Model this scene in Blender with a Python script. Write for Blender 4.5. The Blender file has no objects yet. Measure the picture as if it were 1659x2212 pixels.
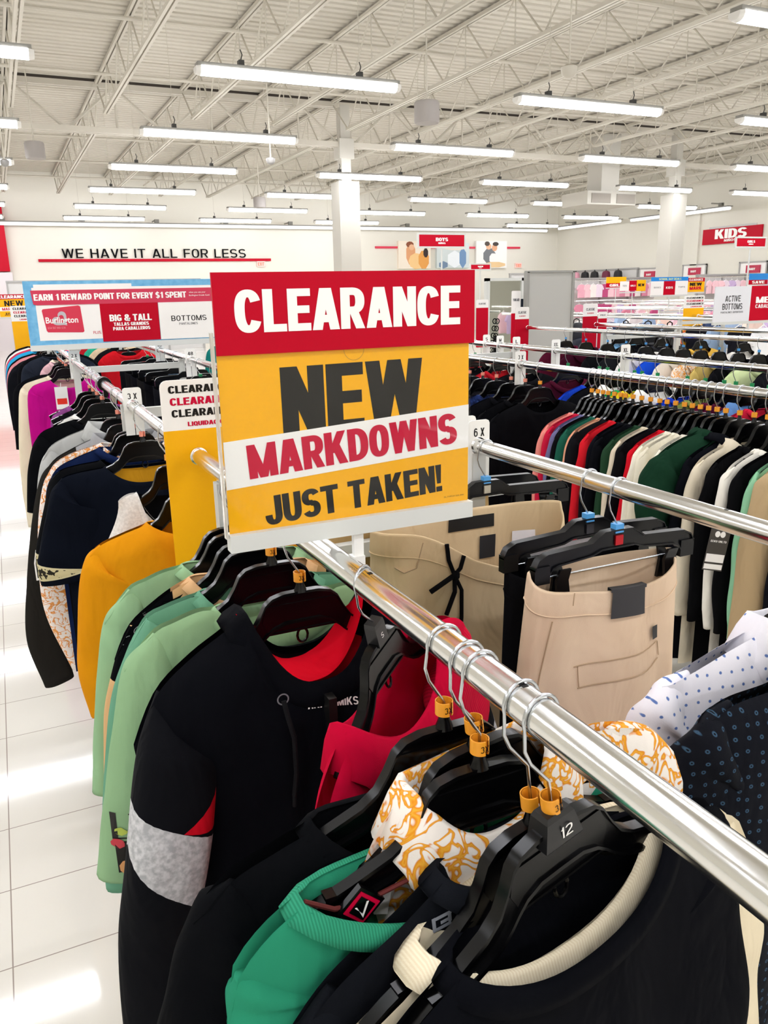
import bpy, bmesh, math, random
from math import sin, cos, pi, radians, sqrt
from mathutils import Vector, Matrix
from mathutils.bvhtree import BVHTree

C = bpy.context.scene.collection
SC = bpy.context.scene
RX, RB, RZ = 0.343, 0.895, 1.318          # the two front rails (x) and their height

# ------------------------------------------------------------------ camera
cam = bpy.data.objects.new('camera', bpy.data.cameras.new('camera'))
C.objects.link(cam)
FPX = 1727.5
cam.data.sensor_fit = 'VERTICAL'; cam.data.sensor_height = 36.0
cam.data.lens = 36.0 * FPX / 2212.0
cam.data.clip_start = 0.02; cam.data.clip_end = 200
P_, R_, Y_ = 0.268829749, -0.0217136637, 0.434782013
rt = Vector((cos(Y_), -sin(Y_), 0)); f0 = Vector((sin(Y_), cos(Y_), 0)); u0 = Vector((0, 0, 1))
fw = f0 * cos(P_) - u0 * sin(P_); up = u0 * cos(P_) + f0 * sin(P_)
r2 = rt * cos(R_) + up * sin(R_); u2 = up * cos(R_) - rt * sin(R_)
M = Matrix((r2, u2, -fw)).transposed().to_4x4(); M.translation = Vector((0, 0, 1.64))
cam.matrix_world = M
SC.camera = cam

# ------------------------------------------------------------------ world, exposure
w = bpy.data.worlds.new('world'); SC.world = w; w.use_nodes = True
w.node_tree.nodes['Background'].inputs[0].default_value = (0.9, 0.92, 1, 1)
w.node_tree.nodes['Background'].inputs[1].default_value = 0.3
LAMP = 8.0                                # glow of the strip-light diffusers
SC.view_settings.view_transform = 'Standard'; SC.view_settings.look = 'None'
SC.view_settings.gamma = 1; SC.view_settings.use_curve_mapping = False
SC.view_settings.exposure = 2.25

# ------------------------------------------------------------------ helpers
def lin(h):
    h = h.lstrip('#'); o = []
    for i in (0, 2, 4):
        c = int(h[i:i + 2], 16) / 255
        o.append(c / 12.92 if c <= .04045 else ((c + .055) / 1.055) ** 2.4)
    return (*o, 1)

MATS = {}
def mat(name, col, rough=.6, metal=0, spec=.5, emit=0, coat=0, trans=0, bump=None, sheen=0, alpha=1):
    if name in MATS: return MATS[name]
    m = bpy.data.materials.new(name); m.use_nodes = True
    nt = m.node_tree; b = nt.nodes['Principled BSDF']; I = b.inputs
    c = lin(col) if isinstance(col, str) else col
    I['Base Color'].default_value = c; I['Roughness'].default_value = rough; I['Metallic'].default_value = metal
    I['Specular IOR Level'].default_value = spec; I['Coat Weight'].default_value = coat; I['Coat Roughness'].default_value = .05
    I['Transmission Weight'].default_value = trans; I['Alpha'].default_value = alpha
    if sheen: I['Sheen Weight'].default_value = sheen
    if emit:
        I['Emission Color'].default_value = c; I['Emission Strength'].default_value = emit
    if bump:
        sc, st, dist = bump
        tc = nt.nodes.new('ShaderNodeTexCoord'); n = nt.nodes.new('ShaderNodeTexNoise'); n.inputs['Scale'].default_value = sc
        n.inputs['Detail'].default_value = 3
        bp = nt.nodes.new('ShaderNodeBump'); bp.inputs['Strength'].default_value = st; bp.inputs['Distance'].default_value = dist
        nt.links.new(tc.outputs['Object'], n.inputs['Vector']); nt.links.new(n.outputs['Fac'], bp.inputs['Height'])
        nt.links.new(bp.outputs['Normal'], I['Normal'])
    MATS[name] = m
    return m

def drape(m):
    """soft wrinkles under the weave of a cloth material"""
    nt = m.node_tree; b = nt.nodes['Principled BSDF']
    tc = nt.nodes.new('ShaderNodeTexCoord'); mp = nt.nodes.new('ShaderNodeMapping'); mp.inputs['Scale'].default_value = (1, 1, .45)
    n = nt.nodes.new('ShaderNodeTexNoise'); n.inputs['Scale'].default_value = 11; n.inputs['Detail'].default_value = 3; n.inputs['Distortion'].default_value = .6
    n2 = nt.nodes.new('ShaderNodeTexNoise'); n2.inputs['Scale'].default_value = 700
    b1 = nt.nodes.new('ShaderNodeBump'); b1.inputs['Strength'].default_value = .55; b1.inputs['Distance'].default_value = .03
    b2 = nt.nodes.new('ShaderNodeBump'); b2.inputs['Strength'].default_value = .2; b2.inputs['Distance'].default_value = .001
    nt.links.new(tc.outputs['Object'], mp.inputs['Vector']); nt.links.new(mp.outputs['Vector'], n.inputs['Vector']); nt.links.new(tc.outputs['Object'], n2.inputs['Vector'])
    nt.links.new(n.outputs['Fac'], b1.inputs['Height']); nt.links.new(n2.outputs['Fac'], b2.inputs['Height'])
    nt.links.new(b1.outputs['Normal'], b2.inputs['Normal']); nt.links.new(b2.outputs['Normal'], b.inputs['Normal'])
    return m
def fabric(col, rough=.92):
    k = 'fabric_' + col.lstrip('#')
    return MATS[k] if k in MATS else drape(mat(k, col, rough, spec=.05))

def ramp_mat(name, stops, tex='noise', scale=20, rough=.85, vec_scale=(1, 1, 1), detail=2, spec=.15, extra=None, interp='LINEAR'):
    """fabric whose printed pattern comes from a texture through a colour ramp"""
    if name in MATS: return MATS[name]
    m = bpy.data.materials.new(name); m.use_nodes = True
    nt = m.node_tree; b = nt.nodes['Principled BSDF']
    b.inputs['Roughness'].default_value = rough; b.inputs['Specular IOR Level'].default_value = spec
    tc = nt.nodes.new('ShaderNodeTexCoord'); mp = nt.nodes.new('ShaderNodeMapping'); mp.inputs['Scale'].default_value = vec_scale
    nt.links.new(tc.outputs['Object'], mp.inputs['Vector'])
    if tex == 'noise':
        t = nt.nodes.new('ShaderNodeTexNoise'); t.inputs['Scale'].default_value = scale; t.inputs['Detail'].default_value = detail
        if extra: t.inputs['Distortion'].default_value = extra
        out = t.outputs['Fac']
    elif tex == 'wave':
        t = nt.nodes.new('ShaderNodeTexWave'); t.inputs['Scale'].default_value = scale
        t.inputs['Distortion'].default_value = extra or 0; t.bands_direction = 'X'; out = t.outputs['Fac']
    elif tex == 'wavez':
        t = nt.nodes.new('ShaderNodeTexWave'); t.inputs['Scale'].default_value = scale
        t.inputs['Distortion'].default_value = extra or 0; t.bands_direction = 'Z'; out = t.outputs['Fac']
    else:
        t = nt.nodes.new('ShaderNodeTexVoronoi'); t.inputs['Scale'].default_value = scale
        t.inputs['Randomness'].default_value = extra if extra is not None else 1; t.feature = 'F1'
        t.voronoi_dimensions = '2D' if tex == 'dots2' else '3D'
        if tex == 'dots2':
            sx = nt.nodes.new('ShaderNodeSeparateXYZ'); cx = nt.nodes.new('ShaderNodeCombineXYZ')
            nt.links.new(mp.outputs['Vector'], sx.inputs[0]); nt.links.new(sx.outputs['X'], cx.inputs['X']); nt.links.new(sx.outputs['Z'], cx.inputs['Y'])
            nt.links.new(cx.outputs[0], t.inputs['Vector'])
        out = t.outputs['Distance']
    if tex != 'dots2': nt.links.new(mp.outputs['Vector'], t.inputs['Vector'])
    cr = nt.nodes.new('ShaderNodeValToRGB'); cr.color_ramp.interpolation = interp
    e = cr.color_ramp.elements
    while len(e) < len(stops): e.new(.5)
    for k, (p, c) in enumerate(stops): e[k].position = p; e[k].color = lin(c)
    nt.links.new(out, cr.inputs['Fac']); nt.links.new(cr.outputs['Color'], b.inputs['Base Color'])
    if rough > .8: drape(m)
    MATS[name] = m
    return m

class MB:
    """collects vertices and faces for ONE mesh"""
    def __init__(s): s.v = []; s.f = []; s.mi = []; s.cur = 0
    def add(s, vs, fs):
        o = len(s.v); s.v += [tuple(v) for v in vs]; s.f += [tuple(i + o for i in f) for f in fs]; s.mi += [s.cur] * len(fs); return s
    def box(s, x0, x1, y0, y1, z0, z1):
        return s.add([(x, y, z) for x in (x0, x1) for y in (y0, y1) for z in (z0, z1)],
                     [(0, 1, 3, 2), (4, 6, 7, 5), (0, 4, 5, 1), (2, 3, 7, 6), (0, 2, 6, 4), (1, 5, 7, 3)])
    def tube(s, pts, r, n=12, cap=True, rr=None):
        pts = [Vector(p) for p in pts]; rings = []
        up = None
        for i, p in enumerate(pts):
            t = (pts[min(i + 1, len(pts) - 1)] - pts[max(i - 1, 0)]).normalized()
            if up is None: up = t.orthogonal().normalized()
            a = (up - t * up.dot(t)); a = a.normalized() if a.length > 1e-6 else t.orthogonal().normalized()
            up = a; b = t.cross(a); q = rr[i] if rr else r
            rings.append([p + (a * cos(2 * pi * k / n) + b * sin(2 * pi * k / n)) * q for k in range(n)])
        return s.loft(rings, cap)
    def loft(s, rings, cap=True, closed=True):
        n = len(rings[0]); vs = [v for r in rings for v in r]; fs = []
        for i in range(len(rings) - 1):
            for k in range(n if closed else n - 1):
                k2 = (k + 1) % n
                fs.append((i * n + k, i * n + k2, (i + 1) * n + k2, (i + 1) * n + k))
        if cap and closed:
            fs.append(tuple(range(n - 1, -1, -1))); fs.append(tuple((len(rings) - 1) * n + k for k in range(n)))
        return s.add(vs, fs)
    def prism(s, poly, y0, y1):
        """outline in (x, z), extruded in y"""
        n = len(poly)
        return s.add([(x, y0, z) for x, z in poly] + [(x, y1, z) for x, z in poly],
                     [tuple(range(n)), tuple(range(2 * n - 1, n - 1, -1))] + [(k, k + n, (k + 1) % n + n, (k + 1) % n) for k in range(n)])
    def grid(s, rows):
        return s.loft(rows, cap=False, closed=False)
    def mesh(s, name, mats, smooth=True, ang=40):
        m = bpy.data.meshes.new(name); m.from_pydata(s.v, [], s.f)
        for q in (mats if isinstance(mats, (list, tuple)) else [mats]): m.materials.append(q)
        if any(s.mi): m.polygons.foreach_set('material_index', s.mi)
        bm = bmesh.new(); bm.from_mesh(m); bmesh.ops.recalc_face_normals(bm, faces=bm.faces); bm.to_mesh(m); bm.free()
        if smooth:
            m.shade_smooth()
            if ang: m.set_sharp_from_angle(angle=radians(ang))
        m.update(); return m

def obj(name, data, parent=None, loc=(0, 0, 0), rot=(0, 0, 0)):
    o = bpy.data.objects.new(name, data); C.objects.link(o); o.location = loc; o.rotation_euler = rot
    if parent: o.parent = parent
    return o
def build(name, mb, mats, parent=None, smooth=True, loc=(0, 0, 0), rot=(0, 0, 0), ang=40):
    return obj(name, mb.mesh(name, mats, smooth, ang), parent, loc, rot)
def tag(o, label, cat, group=None):
    o['label'] = label; o['category'] = cat
    if group: o['group'] = group
    return o
def thing(name, label, cat, loc=(0, 0, 0), rotz=0, group=None, roll=0):
    o = obj(name, None, None, loc, (0, -roll, rotz)); o.empty_display_size = .1
    return tag(o, label, cat, group)
def struct(o): o['kind'] = 'structure'; return o

# lettering: block capitals drawn as strokes; a = stem width, b = bar width (of the cap height)
def _arc(x0, x1, y0, y1, t0, t1, n=20, e=2.5):
    o = []
    for i in range(n + 1):
        t = radians(t0 + (t1 - t0) * i / n); c, s = cos(t), sin(t)
        o.append(((x0 + x1) / 2 + (x1 - x0) / 2 * math.copysign(abs(c) ** (2 / e), c), (y0 + y1) / 2 + (y1 - y0) / 2 * math.copysign(abs(s) ** (2 / e), s)))
    return o
def glyph(ch, a, b, w):
    """([strokes as point lists], advance width); strokes are (points, thickness x, thickness y)"""
    l, r, lo, hi, m = a / 2, w - a / 2, b / 2, 1 - b / 2, .5
    S = []; P = []
    def st(*p): S.append(list(p))
    V = lambda x, y0=0, y1=1: P.append([(x - a / 2, y0), (x + a / 2, y0), (x + a / 2, y1), (x - a / 2, y1)])
    Hb = lambda y, x0, x1: P.append([(x0, y - b / 2), (x1, y - b / 2), (x1, y + b / 2), (x0, y + b / 2)])
    D = lambda x0, y0, x1, y1, t=a: P.append([(x0 - t / 2, y0), (x0 + t / 2, y0), (x1 + t / 2, y1), (x1 - t / 2, y1)])
    if ch == 'A': w += .06; D(a * .52, 0, w / 2 - a * .1, 1, a * 1.04); D(w - a * .52, 0, w / 2 + a * .1, 1, a * 1.04); Hb(.27, a * .7, w - a * .7)
    elif ch == 'B': V(l); st((l, hi), (w * .5, hi), *_arc(w * .2, r - .02, .5, hi, 90, -90)[1:], (l, .5)); st((l, .5), (w * .5, .5), *_arc(w * .2, r, lo, .5, 90, -90)[1:], (l, lo))
    elif ch in 'CG':
        S.append(_arc(l, r, lo, hi, 28, 332, 36))
        if ch == 'G': V(r, .08, .46); Hb(.42, w * .5, w)
    elif ch == 'D': V(l); st((l, hi), (w * .4, hi), *_arc(w * -.1, r, lo, hi, 90, -90, 30)[1:], (l, lo))
    elif ch == 'E': w -= .07; V(l); Hb(lo, a * .5, w); Hb(hi, a * .5, w); Hb(.51, a * .5, w - .03)
    elif ch == 'F': w -= .08; V(l); Hb(hi, a * .5, w); Hb(.5, a * .5, w - .04)
    elif ch == 'H': V(l); V(r); Hb(.5, l, r)
    elif ch == 'I': w = a; V(a / 2)
    elif ch == 'J': w -= .05; r = w - a / 2; V(r, .3, 1); st((r, .32), *_arc(l, r, lo, .62, 0, -180, 20))
    elif ch == 'K': w += .05; V(l); D(a * .9, .36, w - a * .62, 1, a * 1.05); D(w - a * .55, 0, a * 1.35, .6, a * 1.1)
    elif ch == 'L': w -= .08; V(l); Hb(lo, a * .5, w)
    elif ch == 'M': w += .2; r = w - a / 2; V(l); V(r); D(a * .5, 1, w / 2, 0, a * .95); D(w - a * .5, 1, w / 2, 0, a * .95)
    elif ch in 'NÑ':
        V(l); V(r); D(a * .52, 1, w - a * .52, 0, a * 1.02)
        if ch == 'Ñ': P.append([(w * .2, 1.07), (w * .8, 1.07), (w * .8, 1.18), (w * .2, 1.18)])
    elif ch in 'OÓQ0':
        S.append(_arc(l, r, lo, hi, 0, 360, 44))
        if ch == 'Ó': P.append([(w * .4, 1.05), (w * .62, 1.05), (w * .8, 1.22), (w * .52, 1.22)])
        if ch == 'Q': D(w * .62, .25, w * .95, -.06, a * .8)
    elif ch == 'P': V(l); st((l, hi), (w * .5, hi), *_arc(w * .15, r, .42, hi, 90, -90)[1:], (l, .42))
    elif ch == 'R': V(l); st((l, hi), (w * .5, hi), *_arc(w * .15, r - .01, .45, hi, 90, -90)[1:], (l, .45)); D(w - a * .52, 0, w * .52, .45, a)
    elif ch in 'S$':
        S.append(_arc(l, r, .5, hi, 22, 255, 22, 2.3)[:-1] + [(w * .5, .52), (w * .56, .48)] + _arc(l, r, lo, .5, 75, -158, 22, 2.3)[1:])
        if ch == '$': P.append([(w / 2 - a * .2, -.1), (w / 2 + a * .2, -.1), (w / 2 + a * .2, 1.1), (w / 2 - a * .2, 1.1)])
    elif ch == 'T': V(w / 2); Hb(hi, 0, w)
    elif ch == 'U': V(l, .35, 1); V(r, .35, 1); S.append([(l, .4)] + _arc(l, r, lo, .7, 180, 360, 26)[0:] + [(r, .4)])
    elif ch == 'V': D(a * .5, 1, w / 2, 0); D(w - a * .5, 1, w / 2, 0)
    elif ch == 'W': w += .3; D(a * .48, 1, w * .27, 0, a * .95); D(w * .5, 1, w * .27, 0, a * .9); D(w * .5, 1, w * .73, 0, a * .9); D(w - a * .48, 1, w * .73, 0, a * .95)
    elif ch == 'X': w += .04; D(a * .55, 0, w - a * .55, 1, a * 1.1); D(a * .55, 1, w - a * .55, 0, a * 1.1)
    elif ch == 'Y': V(w / 2, 0, .45); D(a * .5, 1, w / 2, .38, a); D(w - a * .5, 1, w / 2, .38, a)
    elif ch == 'Z': Hb(hi, 0, w); Hb(lo, 0, w); D(a * .6, b * .6, w - a * .6, 1 - b * .6, a)
    elif ch == '1': w = a * 1.9; V(w - a / 2); D(a * .3, .72, w - a * .6, .92, a * .6)
    elif ch == '2': S.append(_arc(l, r, .48, hi, 165, -40, 20) + [(w * .35, .3), (l, lo)]); Hb(lo, 0, w)
    elif ch == '3': S.append(_arc(l, r - .02, .53, hi, 160, -80, 20)); S.append(_arc(l, r, lo, .53, 80, -160, 20))
    elif ch == '4': V(w * .68); Hb(.27, 0, w); D(l, .27, w * .6, 1, a * .8)
    elif ch == '5': Hb(hi, a * .4, w - .03); V(l + .02, .5, 1); S.append(_arc(l, r, lo, .62, 130, -160, 24))
    elif ch == '6': S.append(_arc(l, r, lo, .6, 0, 360, 26)); S.append(_arc(l, r, lo, hi, 190, 40, 20))
    elif ch == '7': Hb(hi, 0, w); D(w * .3, 0, w - a * .6, 1 - b, a)
    elif ch == '8': S.append(_arc(l + .02, r - .02, .52, hi, 0, 360, 26)); S.append(_arc(l, r, lo, .52, 0, 360, 26))
    elif ch == '9': S.append(_arc(l, r, .4, hi, 0, 360, 26)); S.append(_arc(l, r, lo, hi, 10, -140, 20))
    elif ch == '!': w = a; P.append([(0, 1), (a, 1), (a * .82, .3), (a * .18, .3)]); P.append([(0, 0), (a, 0), (a, .19), (0, .19)])
    elif ch == '&': w += .16; S.append([(w - a * .4, 0), (w * .28, .66)] + _arc(w * .24, w * .66, .58, hi, 200, -40, 16) + [(w * .22, .42)] + _arc(l, w * .82, lo, .5, 140, 320, 16) + [(w - a * .35, .46)])
    elif ch == ',': w = a; P.append([(0, .15), (a, .15), (a, 0), (a * .3, -.15), (0, -.15)])
    elif ch == ' ': w *= .45
    for s in S:
        n = len(s)
        for i in range(n - 1):
            q = []
            for j in (i, i + 1):
                p0, p1 = s[max(j - 1, 0)], s[min(j + 1, n - 1)]
                if s[0] == s[-1] or (abs(s[0][0] - s[-1][0]) < 1e-6 and abs(s[0][1] - s[-1][1]) < 1e-6):
                    p0 = s[j - 1] if j > 0 else s[-2]; p1 = s[j + 1] if j < n - 1 else s[1]
                dx, dy = p1[0] - p0[0], p1[1] - p0[1]; d = math.hypot(dx, dy) or 1
                q.append((s[j][0] - dy / d * a / 2, s[j][1] + dx / d * b / 2)); q.append((s[j][0] + dy / d * a / 2, s[j][1] - dx / d * b / 2))
            P.append([q[0], q[2], q[3], q[1]])
    return P, w
def lettering_polys(s, width, height, wt, italic=0):
    """polygons of the line s, centred, in a box width x height"""
    a, b, w0, gap = wt
    out = []; x = 0
    for ch in s:
        P, w = glyph(ch, a, b, w0)
        out += [[(x + px + italic * py, py) for px, py in p] for p in P]; x += w + gap
    x -= gap
    if not height: height = width / x
    sx = (width / x) if width else height
    return [[((px - x / 2) * sx, (py - .5) * height) for px, py in p] for p in out]
HEAVY, BOLD, MED = (.25, .18, .66, .035), (.19, .145, .62, .09), (.15, .125, .66, .13)
def text(name, s, parent, m, cx, cy, cz, width=None, height=None, bold=0, rot=0, face='-y'):
    """flat lettering facing -y (or -x), centred at cx, cy, cz"""
    wt = HEAVY if bold >= .025 else BOLD if bold >= .015 else MED
    if s.upper() != s or '_' in s:
        return serif(name, s, parent, m, cx, cy, cz, width, height, bold, rot)
    mb = MB(); c, q = cos(rot), sin(rot); f = 1 if face == '-y' else 0
    for p in lettering_polys(s, width, height, wt):
        vs = [(x * c - z * q, x * q + z * c) for x, z in p]
        # keep every letter facing the same way
        ar = sum(vs[i - 1][0] * vs[i][1] - vs[i][0] * vs[i - 1][1] for i in range(len(vs)))
        if ar < 0: vs.reverse()
        e = -1e-5 * (len(mb.f) % 12)
        mb.add([(x, e, z) for x, z in vs] if f else [(e, -x, z) for x, z in vs], [tuple(range(len(vs)))])
    me = bpy.data.meshes.new(name); me.from_pydata(mb.v, [], mb.f); me.materials.append(m)
    return obj(name, me, parent, (cx, cy, cz))
def serif(name, s, parent, m, cx, cy, cz, width, height, bold, rot):
    cu = bpy.data.curves.new(name, 'FONT'); cu.body = s; cu.align_x = 'CENTER'; cu.align_y = 'CENTER'; cu.offset = bold; cu.resolution_u = 3
    o = bpy.data.objects.new(name, cu); C.objects.link(o)
    bpy.context.view_layer.update()
    me = bpy.data.meshes.new_from_object(o.evaluated_get(bpy.context.evaluated_depsgraph_get()))
    bpy.data.objects.remove(o)
    xs = [v.co.x for v in me.vertices]; ys = [v.co.y for v in me.vertices]
    sx = width / (max(xs) - min(xs)); sy = height / (max(ys) - min(ys)); mx, my = (max(xs) + min(xs)) / 2, (max(ys) + min(ys)) / 2
    for v in me.vertices:
        x, z = (v.co.x - mx) * sx, (v.co.y - my) * sy
        v.co = (x * cos(rot) - z * sin(rot), 0, x * sin(rot) + z * cos(rot))
    me.materials.clear(); me.materials.append(m)
    return obj(name, me, parent, (cx, cy, cz))

def spline(pts, n):
    """Catmull-Rom through 2-tuples, n samples"""
    P = [Vector(p) for p in pts]; P = [P[0] * 2 - P[1]] + P + [P[-1] * 2 - P[-2]]
    m = len(pts) - 1; out = []
    for i in range(n):
        t = i / (n - 1) * m; k = min(int(t), m - 1); u = t - k
        a, b, c, d = P[k:k + 4]
        out.append(.5 * ((2 * b) + (c - a) * u + (2 * a - 5 * b + 4 * c - d) * u * u + (3 * b - a - 3 * c + d) * u ** 3))
    return out

# ------------------------------------------------------------------ shared materials
chrome = mat('chrome', '#e6e6e4', .17, 1)
wire_m = mat('wire_steel', '#c8ccd0', .2, 1)
black_pl = mat('black_plastic', '#030304', .24, spec=.28)
grey_met = mat('grey_metal', '#c9cac5', .5)
white_pl = mat('white_plastic', '#f2f1ec', .4)
cream_paint = mat('cream_paint', '#e0dccf', .85)
steel_paint = mat('ceiling_paint', '#c2bcae', .8)
red_sign = mat('sign_red', '#b80022', .4, spec=.12)
yel_sign = mat('sign_yellow', '#f4b00c', .4, spec=.2)
wht_sign = mat('sign_white', '#f1eeea', .25, coat=.5)
blk_ink = mat('ink_black', '#120f0d', .45, spec=.25)
red_ink = mat('ink_red', '#c40436', .4, spec=.15)
wht_ink = mat('ink_white', '#f4f2ee', .3)
orange_pl = mat('orange_plastic', '#f09a1c', .4)
lamp_m = mat('lamp_diffuser', '#f6f8ff', .4, emit=LAMP)
lamp_w = mat('lamp_tube', '#f6f8ff', .4, emit=LAMP * .04)

# ================================================================== the room
def floor_mat():
    m = bpy.data.materials.new('floor_tile'); m.use_nodes = True; nt = m.node_tree; b = nt.nodes['Principled BSDF']
    tc = nt.nodes.new('ShaderNodeTexCoord'); mp = nt.nodes.new('ShaderNodeMapping')
    mp.inputs['Location'].default_value = (.18, -1.916 + .305 * 7, 0)
    br = nt.nodes.new('ShaderNodeTexBrick'); br.offset = 0; br.squash = 1
    br.inputs['Color1'].default_value = lin('#e9e5dc'); br.inputs['Color2'].default_value = lin('#e7e2d8')
    br.inputs['Mortar'].default_value = lin('#a2958c'); br.inputs['Scale'].default_value = 1
    br.inputs['Mortar Size'].default_value = .0018; br.inputs['Mortar Smooth'].default_value = .1
    br.inputs['Brick Width'].default_value = .61; br.inputs['Row Height'].default_value = .305
    nt.links.new(tc.outputs['Object'], mp.inputs['Vector']); nt.links.new(mp.outputs['Vector'], br.inputs['Vector'])
    n = nt.nodes.new('ShaderNodeTexNoise'); n.inputs['Scale'].default_value = 1.4
    mx = nt.nodes.new('ShaderNodeMix'); mx.data_type = 'RGBA'; mx.blend_type = 'MULTIPLY'; mx.inputs[0].default_value = .06
    nt.links.new(br.outputs['Color'], mx.inputs[6]); nt.links.new(n.outputs['Color'], mx.inputs[7])
    nt.links.new(mx.outputs[2], b.inputs['Base Color'])
    b.inputs['Roughness'].default_value = .065; b.inputs['Specular IOR Level'].default_value = .55
    return m
X0, X1, Y0, Y1 = -9.0, 22.55, -7.0, 30.0
struct(build('floor', MB().add([(X0, Y0, 0), (X1, Y0, 0), (X1, Y1, 0), (X0, Y1, 0)], [(0, 1, 2, 3)]), floor_mat(), smooth=False))
WT = 5.9
struct(build('wall_back', MB().box(X0 - .2, X1 + .2, Y1, Y1 + .2, 0, WT), cream_paint, smooth=False))
struct(build('wall_right', MB().box(X1, X1 + .2, Y0, Y1, 0, WT), cream_paint, smooth=False))
struct(build('wall_left', MB().box(X0 - .2, X0, Y0, Y1, 0, WT), cream_paint, smooth=False))
struct(build('wall_front', MB().box(X0 - .2, X1 + .2, Y0 - .2, Y0, 0, WT), cream_paint, smooth=False))
# ceiling: corrugated steel deck, ribs along x
mb = MB(); prof = []; y = Y0
while y < Y1 + .2:
    prof += [(y, 5.62), (y + .11, 5.62), (y + .14, 5.665), (y + .17, 5.665)]; y += .2
mb.grid([[(x, py, pz) for py, pz in prof] for x in (X0 - .1, -2, 6, 14, X1 + .1)])
struct(build('ceiling', mb, steel_paint, smooth=False))

gap_shade_m = mat('roof_gap_shade', '#3a332c', .9)  # dark solid strips stand in for the shade in the roof gaps
def truss(p0, p1, zt, zb, inset0, inset1, panel, chord, web, axis):
    """open-web steel joist along x or y from p0 to p1"""
    m = MB()
    def pt(a, b, z): return (a, b, z) if axis == 'x' else (b, a, z)
    def ch(a0, a1, z, h, wd):
        for sgn in (-1, 1):
            o = sgn * wd * .62
            if axis == 'x': m.box(a0, a1, o - wd / 2 * .8, o + wd / 2 * .8, z - h / 2, z + h / 2)
            else: m.box(o - wd / 2 * .8, o + wd / 2 * .8, a0, a1, z - h / 2, z + h / 2)
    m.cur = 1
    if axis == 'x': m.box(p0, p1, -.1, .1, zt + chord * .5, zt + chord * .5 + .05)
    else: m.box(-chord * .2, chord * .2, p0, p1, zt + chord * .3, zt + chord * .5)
    m.cur = 0
    ch(p0, p1, zt, chord, chord); ch(p0 + inset0, p1 - inset1, zb, chord, chord)
    a0, a1 = p0 + inset0, p1 - inset1; n = max(2, int((a1 - a0) / panel)); st = (a1 - a0) / n
    m.tube([pt(p0, 0, zt), pt(a0, 0, zb)], web * 1.2, 5); m.tube([pt(p1, 0, zt), pt(a1, 0, zb)], web * 1.2, 5)
    for i in range(n):
        b = a0 + i * st
        m.tube([pt(b, 0, zb), pt(b + st / 2, 0, zt)], web, 5); m.tube([pt(b + st / 2, 0, zt), pt(b + st, 0, zb)], web, 5)
        m.tube([pt(b + st / 2, 0, zt), pt(b + st / 2, 0, zb)], web * .7, 5)
    return m
GY = (5.0, 17.5, 30.0)
jm = {}
for seg in ((GY[0], GY[1]), (GY[1], GY[2])):
    mm = truss(seg[0], seg[1], 5.56, 4.9, .85, .85, 1.25, .05, .014, 'y').mesh('roof_joist', [steel_paint, gap_shade_m], smooth=False)
    for k in range(-3, 13):
        o = obj('roof_beam', mm, None, (2.3 + 1.6 * k, 0, 0)); struct(o)
for gy in (5.0, 17.5):
    for (xa, xb) in ((-2.2, 7.4), (7.4, 17.0), (17.0, 22.5)):
        mm = truss(xa, xb, 5.52, 4.74, .15, .15, 1.6, .1, .03, 'x').mesh('roof_girder', [steel_paint, gap_shade_m], smooth=False)
        struct(obj('roof_beam', mm, None, (0, gy, 0)))
def bar_y(n, a, b, r):
    struct(build(n, MB().tube([a, b], r, 8), steel_paint))
for y, z in ((9.2, 5.2), (12.4, 5.25), (15.4, 5.25), (21.0, 5.2), (24.6, 5.2), (27.4, 5.15)):
    bar_y('roof_beam', (X0, y, z), (X1, y, z), .028)                # sprinkler runs and bridging bars
for x, z in ((5.1, 5.28), (11.6, 5.28)): bar_y('roof_beam', (x, 5, z), (x, 29.8, z), .02)
col_m = mat('column_paint', '#bdb9ae', .7)
for cx in (7.35, 16.95):
    m = MB(); m.box(cx - .24, cx + .24, 17.26, 17.74, 0, 3.98); m.box(cx - .28, cx + .28, 17.22, 17.78, 0, .12)
    m.box(cx - .11, cx + .11, 17.39, 17.61, 3.98, 5.52); m.box(cx - .17, cx + .17, 17.33, 17.67, 4.45, 4.85)
    struct(build('column', m, col_m, smooth=False))
# white paint trim line where the right wall steps
struct(build('trim_1', MB().box(22.47, 22.56, 21.9, 22.2, 0, 4.2), cream_paint, smooth=False))

# ------------------------------------------------------------------ strip lights
lamp_cap = mat('lamp_cap', '#e8e6e0', .5); lamp_house = mat('lamp_house', '#8d8b84', .6); dark_clip = mat('lamp_clip', '#3b3a37', .6)
L = 1.22
hm = MB(); hm.prism([(-L, .02), (L, .02), (L, .07), (-L, .07)], -.07, .07); house_d = hm.mesh('housing', lamp_house, smooth=False)
dm = MB(); prof = [(-.075, .03), (-.078, .0), (-.06, -.035), (-.03, -.052), (0, -.057), (.03, -.052), (.06, -.035), (.078, 0), (.075, .03)]
dm.loft([[(x, a, b) for a, b in prof] for x in (-L + .03, -.62, -.6, 0, .6, .62, L - .03)], cap=True); diff_d = dm.mesh('diffuser', lamp_m)
em = MB(); em.loft([[((L - .035), a * 1.05, b * 1.05) for a, b in prof], [((L + .02), a * .9, b * .8) for a, b in prof]])
cap_d = em.mesh('end_cap', lamp_cap)
km = MB(); km.box(-.03, .03, -.04, .04, .07, .13)
km.tube([(0, 0, .13), (.02, 0, .19), (0, 0, .24)], .007, 5); clip_d = km.mesh('hanger_clip', dark_clip)
rod_d = MB().tube([(0, 0, .24), (0, 0, 5.6 - 4.02)], .0035, 5).mesh('rod', steel_paint)
COLX = {-2: -4.6, -1: -.55, 0: 3.55, 1: 7.72, 2: 11.72, 3: 15.7, 4: 19.6}
ROWY = [-4.5, -1.0, 2.55, 6.1, 9.62, 13.3, 16.85, 20.45, 24.1, 27.6]
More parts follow.
